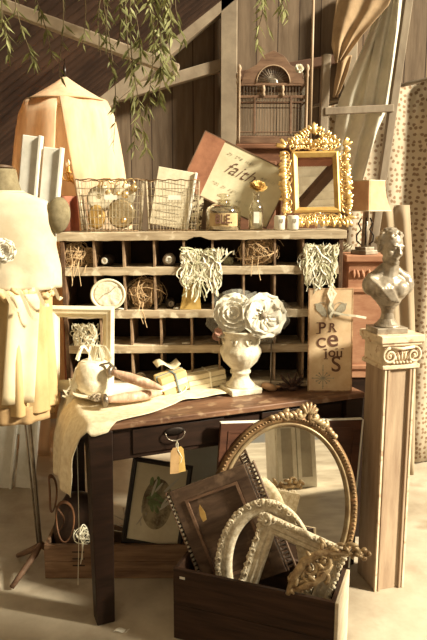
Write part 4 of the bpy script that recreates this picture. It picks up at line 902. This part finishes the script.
# ================================================================ LADDER, CLOTHS, CURTAINS AT RIGHT
LADM = mat('grey_ladder_wood', (.34, .28, .21), (.20, .155, .11), 6, (2, 2, .6), .85)
t = thing('wooden_ladder', 'weathered grey wooden ladder draped with lace behind the lamp', 'ladder')
A0, A1 = at(385, 160, 3.3), at(408, 0, 3.3); dn = (A1 - A0) / (A1.z - A0.z); rt = lambda z: A0 + dn * (z - A0.z) + V((0, 0, 0))
B0 = at(324, 113, 3.3); lt = lambda z: V((B0.x + .02 * (z - 2), 3.3, z))
for f_ in (rt, lt): m = MB(); m.bar(f_(0), f_(2.75 if f_ is rt else 2.22), .038, .05); m.build('rail', LADM, t, bevel=.003)
for z in (.35, .75, 1.15, 1.55, at(360, 112, 3.3).z, 2.36):
    if z > 2.3: continue
    m = MB(); m.bar(lt(z) + V((0, -.02, 0)), rt(z + .015) + V((0, -.02, 0)), .035, .02); m.build('rung', LADM, t, bevel=.003)
def sheet(name, label, L_, R_, Y, folds, amp, m_, cat, nu=40, nv=40, solid=.002, ph=0, ysl=0):
    """cloth between two outlines given as points (px, py at its depth)"""
    def ip(P, v):
        s = v * (len(P) - 1); i = min(int(s), len(P) - 2); f = s - i; f = f * f * (3 - 2 * f) * .5 + f * .5; return V(at(P[i][0], P[i][1], Y)).lerp(at(P[i + 1][0], P[i + 1][1], Y), f)
    m = MB()
    def fn(u, v):
        a, b = ip(L_, v), ip(R_, v); p = a.lerp(b, u); w = amp * (sin(u * folds * 2 * pi + ph + 1.3 * sin(v * 3)) + .4 * sin(u * folds * 4.7 + v * 5))
        return p + V((.25 * w * cos(v * 4), w + ysl * v, .006 * sin(u * 9 + v * 2)))
    m.grid(fn, nu, nv); o = m.build(name, m_, smooth=True, solid=solid); return tag(o, label, cat)
WL = lace('white_lace', (.92, .88, .76), (.5, .4, .3), 60, .08)
sheet('lace_drape', 'long white lace cloth draped over the ladder top', [(386, -12), (362, 50), (340, 100), (332, 150), (330, 196)], [(403, -12), (398, 40), (396, 90), (378, 130), (358, 196)], 3.37, 3, .018, WL, 'lace cloth')
sheet('lace_drape', 'narrow white lace fold in front of the longer ladder drape', [(388, -12), (378, 30), (370, 70), (362, 108)], [(400, -12), (398, 30), (393, 70), (386, 112)], 3.345, 2, .012, WL, 'lace cloth', nu=20, nv=24)
sheet('sacking_drape', 'brown sacking cloth thrown over the upper left of the ladder', [(338, -14), (334, 20), (332, 46), (335, 62)], [(398, -14), (388, 6), (362, 34), (341, 62)], 3.22, 2.5, .010, BROWNC, 'cloth')
sheet('sacking_drape', 'small tan sacking scrap hanging below the brown cloth on the ladder', [(338, 56), (336, 78), (333, 96)], [(352, 56), (348, 70), (337, 96)], 3.25, 1.5, .008, BROWNC, 'cloth', nu=12, nv=12)
CURT = lace('lace_curtain_weave', (.68, .58, .44), (.24, .16, .10), 33, .46, hole=False)
cx0, cx1 = .60, 2.3
m = MB(); m.grid(lambda u, v: (cx0 + (cx1 - cx0) * u, 3.66 + .018 * sin(u * 50) + .012 * sin(u * 23 + 2), .012 + (2.02 + .42 * u) * v), 150, 10)
tag(m.build('lace_curtain', CURT, smooth=True, solid=.002), 'wide beige lace curtain with small dark motifs hanging at the right', 'curtain')
m = MB(); pa, pb = at(384, 470, 3.45), at(412, 470, 3.45)
m.grid(lambda u, v: (pa.x + (pb.x - pa.x) * u + .02 * sin(v * 3) - .10 * v, 3.42 + .009 * sin(u * 12 + 2 * v), .03 + 1.48 * v * (1 - .0 * u)), 30, 20); tag(m.build('plain_curtain', mat('plain_cream_curtain', (.52, .42, .29), (.44, .34, .23), 5, (2, 2, .4), .9, sss=.35), smooth=True, solid=.003), 'narrow plain cream curtain hanging beside the pedestal', 'curtain')
m = MB(); m.tube([(cx0 - .1, 3.69, 2.03), (cx1 + .1, 3.69, 2.47)], .009, 8); tag(m.build('curtain_rod', LADM, smooth=True), 'thin grey rod carrying the beige lace curtain', 'rod')

# ================================================================ LEFT: CANOPY, CHANDELIER, STEPLADDER, DRESS
cc = at(64, 100, 4.0); t = thing('bed_canopy', 'peach mosquito net canopy hanging behind the dress form', 'canopy', (cc.x, 4.05, 0)); rz_ = cc.z; az_ = at(62, 75, 4.05).z; rr_ = .235
def net(u, v):
    # opening at the front, gathered
    a = -pi / 2 + (.02 + .75 * v ** .8) + (2 * pi - .04 - .95 * v ** .8) * u; fold = .012 * sin(u * 60) * (.3 + v) + .01 * sin(u * 23 + 2)
    r_ = rr_ * (1 + .95 * v ** .55) + fold; return V((r_ * cos(a), r_ * .8 * sin(a), rz_ - (rz_ - .03) * v))
m = MB(); m.grid(net, 180, 26)
m.build('net_skirt', CANOPY, t, smooth=True, solid=.0015)
m = MB(); m.grid(lambda u, v: V((rr_ * (v ** 1.15) * cos(2 * pi * u) * (1 + .015 * sin(u * 60)), .8 * rr_ * (v ** 1.15) * sin(2 * pi * u), az_ - (az_ - rz_) * v)), 90, 10, True); m.build('net_top', CANOPY, t, smooth=True, solid=.0015)
m = MB(); m.tube([(rr_ * 1.01 * cos(a), .8 * rr_ * 1.01 * sin(a), rz_) for a in [2 * pi * k / 60 for k in range(60)]], .006, 6, True); m.build('hoop', mat('peach_trim', (.62, .40, .22), rough=.9), t, smooth=True)
m = MB(); m.tube([(0, 0, az_ - .02), (0, 0, az_ + .06)], [.014, .006], 8); m.tube([(0, 0, az_ + .05), (.01, 0, az_ + .45), (.0, 0, zl(cc.x) - .02)], .003, 5); m.build('hanging_cord', BLK, t, smooth=True)
m = MB(); m.grid(lambda u, v: V((.015 + .10 * u - .04 * v * (1 - u) + .02 * v, -.30 - .02 * sin(u * 7), 1.56 - 1.2 * v)), 10, 10); m.build('pink_fold', PINKC, t, smooth=True, solid=.002)
# chandelier
ch = at(72, 168, 3.95); t = thing('chandelier', 'small gilt chandelier with lit candle bulbs inside the net canopy', 'chandelier', (ch.x, 4.03, ch.z))
m = MB(); m.lathe([(.0, -.10), (.012, -.09), (.03, -.07), (.045, -.055), (.02, -.04), (.012, 0), (.02, .04), (.01, .08), (.016, .11), (.006, .14), (.0, .15)], 18); m.build('stem', GOLDF, t, smooth=True)
m = MB(); m.tube([(0, 0, .14), (0, 0, rz_ - ch.z + .1)], .0025, 5); m.build('chain', GOLDF, t)
for k in range(6):
    a = 2 * pi * k / 6 + .3; R_ = .085; ca, sa = cos(a), sin(a)
    m = MB(); m.tube([(ca * q, sa * q, z) for q, z in ((.01, -.05), (.04, -.075), (.07, -.065), (R_, -.03))], .005, 6); arm = m.build('arm', GOLDF, t, smooth=True)
    m = MB(); m.lathe([(0, -.03), (.018, -.028), (.014, -.022), (.007, -.02), (.007, .01), (0, .012)], 10, (ca * R_, sa * R_, 0)); m.build('candle_cup', GOLDF, arm, smooth=True)
    m = MB(); m.lathe([(0, .012), (.008, .018), (.009, .028), (.003, .045), (0, .05)], 10, (ca * R_, sa * R_, 0)); m.build('bulb', GLOW if k in (0, 5) else WAX, arm, smooth=True)
L = bpy.data.lights.new('chandelier_light', 'POINT'); L.energy = 4; L.color = (1, .80, .52); L.shadow_soft_size = .05; lo = bpy.data.objects.new('chandelier_light', L); C.objects.link(lo); lo.parent = t; lo.location = (.04, -.06, .08)
# stepladder
t = thing('white_stepladder', 'white painted wooden stepladder standing behind the dress form', 'stepladder'); STW = mat('worn_white_boards', (.76, .74, .67), (.60, .58, .50), 9, rough=.7)
tops = [at(32, 136, 3.3), at(53, 148, 3.3)]; feet = [atz(3, 487, 0), atz(24, 487, 0)]
for a_, b_ in zip(tops, feet):
    m = MB(); m.bar(b_, a_, .085, .03); m.build('upright', STW, t, bevel=.003)
    m = MB(); m.bar(b_ + V((.047, -.006, 0)), a_ + V((.047, -.006, 0)), .014, .05); m.build('white_edge', WHITE, t, bevel=.002)
for z in (.35, .70, 1.05, 1.40):
    s = z / tops[0].z; m = MB(); m.bar(feet[0].lerp(tops[0], s), feet[1].lerp(tops[1], s), .08, .02); m.build('step', STW, t, bevel=.002)
m = MB(); m.bar(atz(-10, 470, 0) + V((-.1, .02, 0)), tops[0] + V((0, .03, -.1)), .05, .03); m.build('rear_leg', STW, t); m = MB(); m.bar(atz(30, 470, 0) + V((0, .02, 0)), tops[1] + V((0, .03, -.1)), .05, .03); m.build('rear_leg', STW, t)

# dress form
DX, DY = at(3, 250, 2.42).x, 2.44
t = thing('dress_form', 'olive linen dress form torso on a metal stand wearing the child dress', 'dress form', (DX, DY, 0)); zS = at(50, 203, 2.44).z; zN = at(10, 168, 2.44).z
def ring(z, rx, ry, fold=0, k=0, ph=0, cx=0, p=2.4): return (z, rx, ry, fold, k, ph, cx, p)
def loft(m, rings, n=72):
    def fn(u, v):
        s = v * (len(rings) - 1); i = min(int(s), len(rings) - 2); f = s - i; A, B = rings[i], rings[i + 1]; q = [x + (y - x) * f for x, y in zip(A, B)]
        a = 2 * pi * u; k = (abs(cos(a)) ** q[7] + abs(sin(a)) ** q[7]) ** (-1 / q[7]); w = 1 + q[3] * sin(a * A[4] + q[5]) + .5 * q[3] * sin(a * (A[4] * 1.7 // 1) + 2)
        return V((q[6] + q[1] * cos(a) * k * w, q[2] * sin(a) * k * w, q[0]))
    m.grid(fn, n, (len(rings) - 1) * 5 + 1, True)
m = MB(); loft(m, [ring(zN, .002, .002), ring(zN - .004, .055, .05), ring(zN - .05, .062, .055), ring(zN - .085, .072, .06), ring(zS - .01, .16, .07), ring(zS - .06, .172, .078), ring(zS - .15, .165, .09), ring(zS - .28, .125, .09), ring(zS - .34, .115, .08), ring(zS - .45, .12, .08), ring(zS - .451, .002, .002)]); m.build('torso', OLIVE, t, smooth=True)
for sx in (-1, 1):
    m = MB(); m.ell((sx * .205, 0, zS - .045), (.045, .05, .068), Matrix.Rotation(sx * .15, 3, 'Y'), 18, 12); m.build('shoulder_cap', OLIVE, t, smooth=True)
m = MB(); m.lathe([(.045, zN - .001), (.047, zN + .006), (.02, zN + .012), (0, zN + .013)], 24); m.build('neck_cap', mat('dark_cap_wood', (.10, .06, .035), rough=.5), t, smooth=True)
m = MB(); pt, pb_ = at(27, 400, 2.50), at(41, 548, 2.50)
m.tube([(pt.x - DX, .05, pt.z + .15), (pb_.x - DX, .06, pb_.z)], .007, 8); m.build('pole', STEEL, t, smooth=True)
m = MB(); m.tube([(pt.x - DX - .022, .05, pt.z + .15), (pb_.x - DX - .012, .06, pb_.z)], .004, 8); m.build('brace_rod', STEEL, t, smooth=True)
bz = pb_.z; bx_ = pb_.x - DX
for dx, dy in ((-.085, -.14), (.03, .14), (-.13, .1)):
    m = MB(); m.tube([(bx_, .06, bz + .02), (bx_ + dx * .2, .06 + dy * .2, bz - .01), (bx_ + dx * .65, .06 + dy * .65, bz * .45), (bx_ + dx, .06 + dy, .012)], [.012, .014, .012, .010], 8); m.build('stand_foot', CAGEW, t, smooth=True)
dz = thing('child_dress', 'ivory sleeveless child dress with tea stained full skirt on the form', 'dress', (DX, DY, 0))
zW = at(58, 287, 2.44).z; zH = at(50, 404, 2.44).z
m = MB(); loft(m, [ring(zS + .040, .078, .066, p=2.2), ring(zS + .006, .165, .082, p=2.3), ring(zS - .04, .185, .096, p=2.6), ring(zS - .10, .188, .108, .004, 5), ring(zS - .16, .188, .115, .01, 7), ring(zS - .24, .200, .12, .03, 9, 1), ring(zW, .198, .135, .035, 9, 1.6)])
m.build('bodice', DRESSW, dz, smooth=True, solid=.003)
m = MB(); q_ = [(.078 * cos(a), .066 * sin(a), zS + .040) for a in [2 * pi * k / 40 for k in range(40)]]; m.tube(q_, .005, 6, True); m.build('neckline_binding', DRESSW, dz, smooth=True)
m = MB(); loft(m, [ring(zW + .03, .145, .115, .01, 11), ring(zW - .02, .160, .14, .04, 10), ring(zW - .12, .156, .15, .06, 10, .3), ring(zW - .26, .158, .155, .075, 10, .6), ring(zH + .02, .160, .157, .08, 10, .8), ring(zH - .0, .162, .16, .08, 10, .8)], 160); m.build('skirt', SKIRT, dz, smooth=True, solid=.003)
m = MB(); random.seed(97)
for k in range(64):
    a = -pi * k / 63; r_ = .170; c = V((r_ * cos(a), .15 * sin(a), zW - .012 + ru(-.014, .014))); m.ell(c, (ru(.016, .028), .012, ru(.008, .014)), Euler((ru(0, 3), ru(0, 3), 0)).to_matrix(), 8, 5)
m.build('ruffle_sash', mat('ochre_ruffle', (.66, .50, .28), (.48, .33, .16), 40, rough=.9), dz, smooth=True)
for a0, a1, mm in ((-1.25, -.62, SKIRT2),):
    m = MB(); m.grid(lambda u, v: V(((.182 + .005 * sin(u * 8)) * cos(a0 + (a1 - a0) * u - .25 * v), (.172 + .006 * sin(u * 8)) * sin(a0 + (a1 - a0) * u - .25 * v), zW - .01 - (zW - zH - .06) * v)), 24, 14); m.build('skirt_panel', mm, dz, smooth=True, solid=.003)
m = MB()
for (a, L_) in ((-1.15, .12), (-.9, .07), (-.55, .05), (-1.4, .08)):
    m.ribbon([V((.226 * cos(a + .3 * s), .19 * sin(a + .3 * s) - .01, zW + .012 - L_ * s + .012 * sin(s * 7))) for s in [i / 8 for i in range(9)]], .012, (0, -1, .2))
m.build('ribbon_ends', SKIRT2, dz, solid=.001)
m = MB(); loft(m, [ring(zH + .03, .150, .15, .03, 12), ring(zH - .035, .155, .155, .04, 12, .5)], 100); m.build('underskirt', mat('brown_underskirt', (.42, .28, .14), (.30, .19, .09), 8, rough=.9), dz, smooth=True, solid=.002)
f_ = flower('fabric_rosette', 'round ivory rosette at the chest of the child dress', (DX + at(4, 251, 2.3).x - DX, DY - .135, at(4, 251, 2.3).z), .045, 8, PETAL, None, 3, (85, 0, 0), lf=.12, wdm=1.7); 

# ================================================================ WILLOW
def strand(label, top, ln, sway, leaves, m_, seed, sc=1):
    random.seed(seed); t = thing('willow_branch', label, 'branch', top); pts = []
    for k in range(12): s = k / 11; pts.append(V((sway * s * s + .02 * sin(s * 6 + seed), .03 * sin(s * 4 + seed), -ln * s)))
    m = MB(); m.tube(pts, [.004 * (1 - .75 * k / 11) for k in range(12)], 5); m.build('stem', STEMM, t)
    m = MB()
    for i in range(leaves):
        s = ru(.03, 1) * 10.99; k = int(s); p = pts[k].lerp(pts[min(k + 1, 11)], s - k); a = ru(0, 2 * pi); d = V((cos(a) * .7, sin(a) * .5, -ru(.5, 1.3))).normalized(); L_ = ru(.03, .07) * sc; x = d.cross(V((ru(-1, 1), ru(-1, 1), .2))).normalized() * L_ * .11
        c = d.cross(x).normalized() * L_ * .06
        m.add([p, p + d * L_ * .35 + x, p + d * L_ + c, p + d * L_ * .35 - x, p + d * L_ * .5 + c * .5], [(0, 1, 4), (1, 2, 4), (2, 3, 4), (3, 0, 4)])
    m.build('leaves', m_, t); return t
spec = [  # px, py of the end, length in m, sway, leaves, depth, tone
 (14, 50, .30, .05, 60, 2.6, 1), (34, 66, .36, .06, 60, 2.6, 0), (4, 60, .3, -.03, 50, 2.7, 0), (50, 72, .34, .05, 26, 2.9, 0), (84, 42, .2, .02, 14, 2.7, 1), (64, 78, .30, .02, 22, 3.2, 0),
 (115, 70, .35, .04, 40, 2.8, 0), (100, 58, .30, -.04, 30, 2.9, 0), (137, 66, .34, -.02, 70, 2.6, 0), (152, 60, .32, .03, 70, 2.6, 1), (160, 100, .46, .03, 110, 2.5, 0), (168, 80, .38, .04, 80, 2.6, 1), (180, 82, .40, .06, 70, 2.6, 1),
 (186, 46, .24, .04, 40, 2.7, 0), (143, 150, .72, .03, 80, 2.7, 1), (130, 152, .70, -.02, 60, 2.8, 0), (112, 148, .60, .0, 34, 3.1, 0), (150, 120, .56, .0, 60, 2.8, 0), (262, 46, .22, -.02, 40, 2.7, 1), (270, 34, .18, .03, 34, 2.7, 1), (284, 22, .14, .04, 34, 2.6, 1), (276, 12, .12, -.04, 24, 2.7, 0), (170, 36, .2, .05, 50, 2.6, 1), (122, 40, .22, .05, 40, 2.7, 0)]
where = ['far left corner, nearest the edge', 'far left, longest tip', 'left picture edge behind the first tips', 'left of the canopy peak', 'just right above the canopy peak, short', 'touching the canopy peak', 'right of the canopy peak, dark tip', 'over the canopy shoulder, sparse', 'centre cluster, left dark tip', 'centre cluster, pale left tip', 'centre cluster, long dark tip', 'centre cluster, pale middle tip', 'centre cluster, rightmost pale tip', 'centre cluster, short right tip', 'longest pale strand reaching down to the wire basket', 'longest dark strand reaching down beside the canopy', 'thin strand in front of the canopy right side', 'strand hanging beside the centre cluster', 'over the bird cage, lowest tip', 'over the bird cage, second tip', 'over the bird cage, right tip', 'above the bird cage at the top edge', 'centre cluster, upper pale tip', 'between canopy peak and centre cluster']
for i, ((px, py, ln, sw, n, Y, tone), w_) in enumerate(zip(spec, where)):
    Y = min(Y, 2.78); e = at(px, py, Y); ex = max(.25, 2.60 - e.z - ln); top_ = V((e.x - sw, Y, e.z + ln + ex)); strand(('pale green' if tone else 'dark green') + ' hanging willow strand, ' + w_, top_, ln + ex, sw, int(n * .95), LEAFP if tone else LEAFG, i)
m = MB(); m.tube([V((-1.5, 2.72, 2.64)), V((-.9, 2.70, 2.63)), V((0, 2.7, 2.62)), V((.7, 2.7, 2.65))], .012, 6); tag(m.build('support_branch', STEMM, smooth=True), 'bare branch overhead carrying the willow strands', 'branch')

# ================================================================ BEHIND THE CAMERA (seen in the oval mirror)
t = thing('white_cabinet', 'white painted glazed cabinet reflected in the oval mirror', 'cabinet', (1.50, -1.0, 0), 0)
m = MB(); m.box2((-.19, -.14, 0), (.19, .14, .60)); m.build('body', WHITE, t, bevel=.01)
m = MB(); m.box2((-.21, -.16, .60), (.21, .17, .63)); m.build('cornice', WHITE, t, bevel=.01)
for sx in (-1, 1):
    m = MB(); m.loop(rect(.17, .50), [(0, 0), (0, .02), (.035, .02), (.035, 0)]); d_ = m.build('door', WHITE, t); d_.location = (sx * .09, .14, .31)
    m = MB(); m.box((0, .006, 0), (.10, .004, .43)); m.build('pane', mat('dim_cabinet_glass', (.5, .46, .38), rough=.2), d_)

# ================================================================ LIGHT, CAMERA
W = bpy.data.worlds.new('World'); bpy.context.scene.world = W; W.use_nodes = True; bg = W.node_tree.nodes['Background']
bg.inputs[0].default_value = (1.0, .86, .62, 1); bg.inputs[1].default_value = .55
sun = bpy.data.lights.new('sun', 'SUN'); sun.energy = 18; sun.color = (1, .91, .70); sun.angle = R(9); so = bpy.data.objects.new('sun', sun); C.objects.link(so)
so.rotation_euler = (-V((.93, -.33, .60))).to_track_quat('-Z', 'Y').to_euler()
cam = bpy.data.cameras.new('camera'); co = bpy.data.objects.new('camera', cam); C.objects.link(co); co.location = (0, 0, CAM_H); co.rotation_euler = (pi / 2 - PITCH, 0, 0)
cam.sensor_fit = 'VERTICAL'; cam.sensor_height = 36; cam.lens = 36 * F_PX / 640; cam.clip_end = 100
s = bpy.context.scene; s.camera = co
s.view_settings.view_transform = 'Standard'; s.view_settings.look = 'None'; s.view_settings.exposure = -.5; s.view_settings.gamma = 1; s.view_settings.use_curve_mapping = False
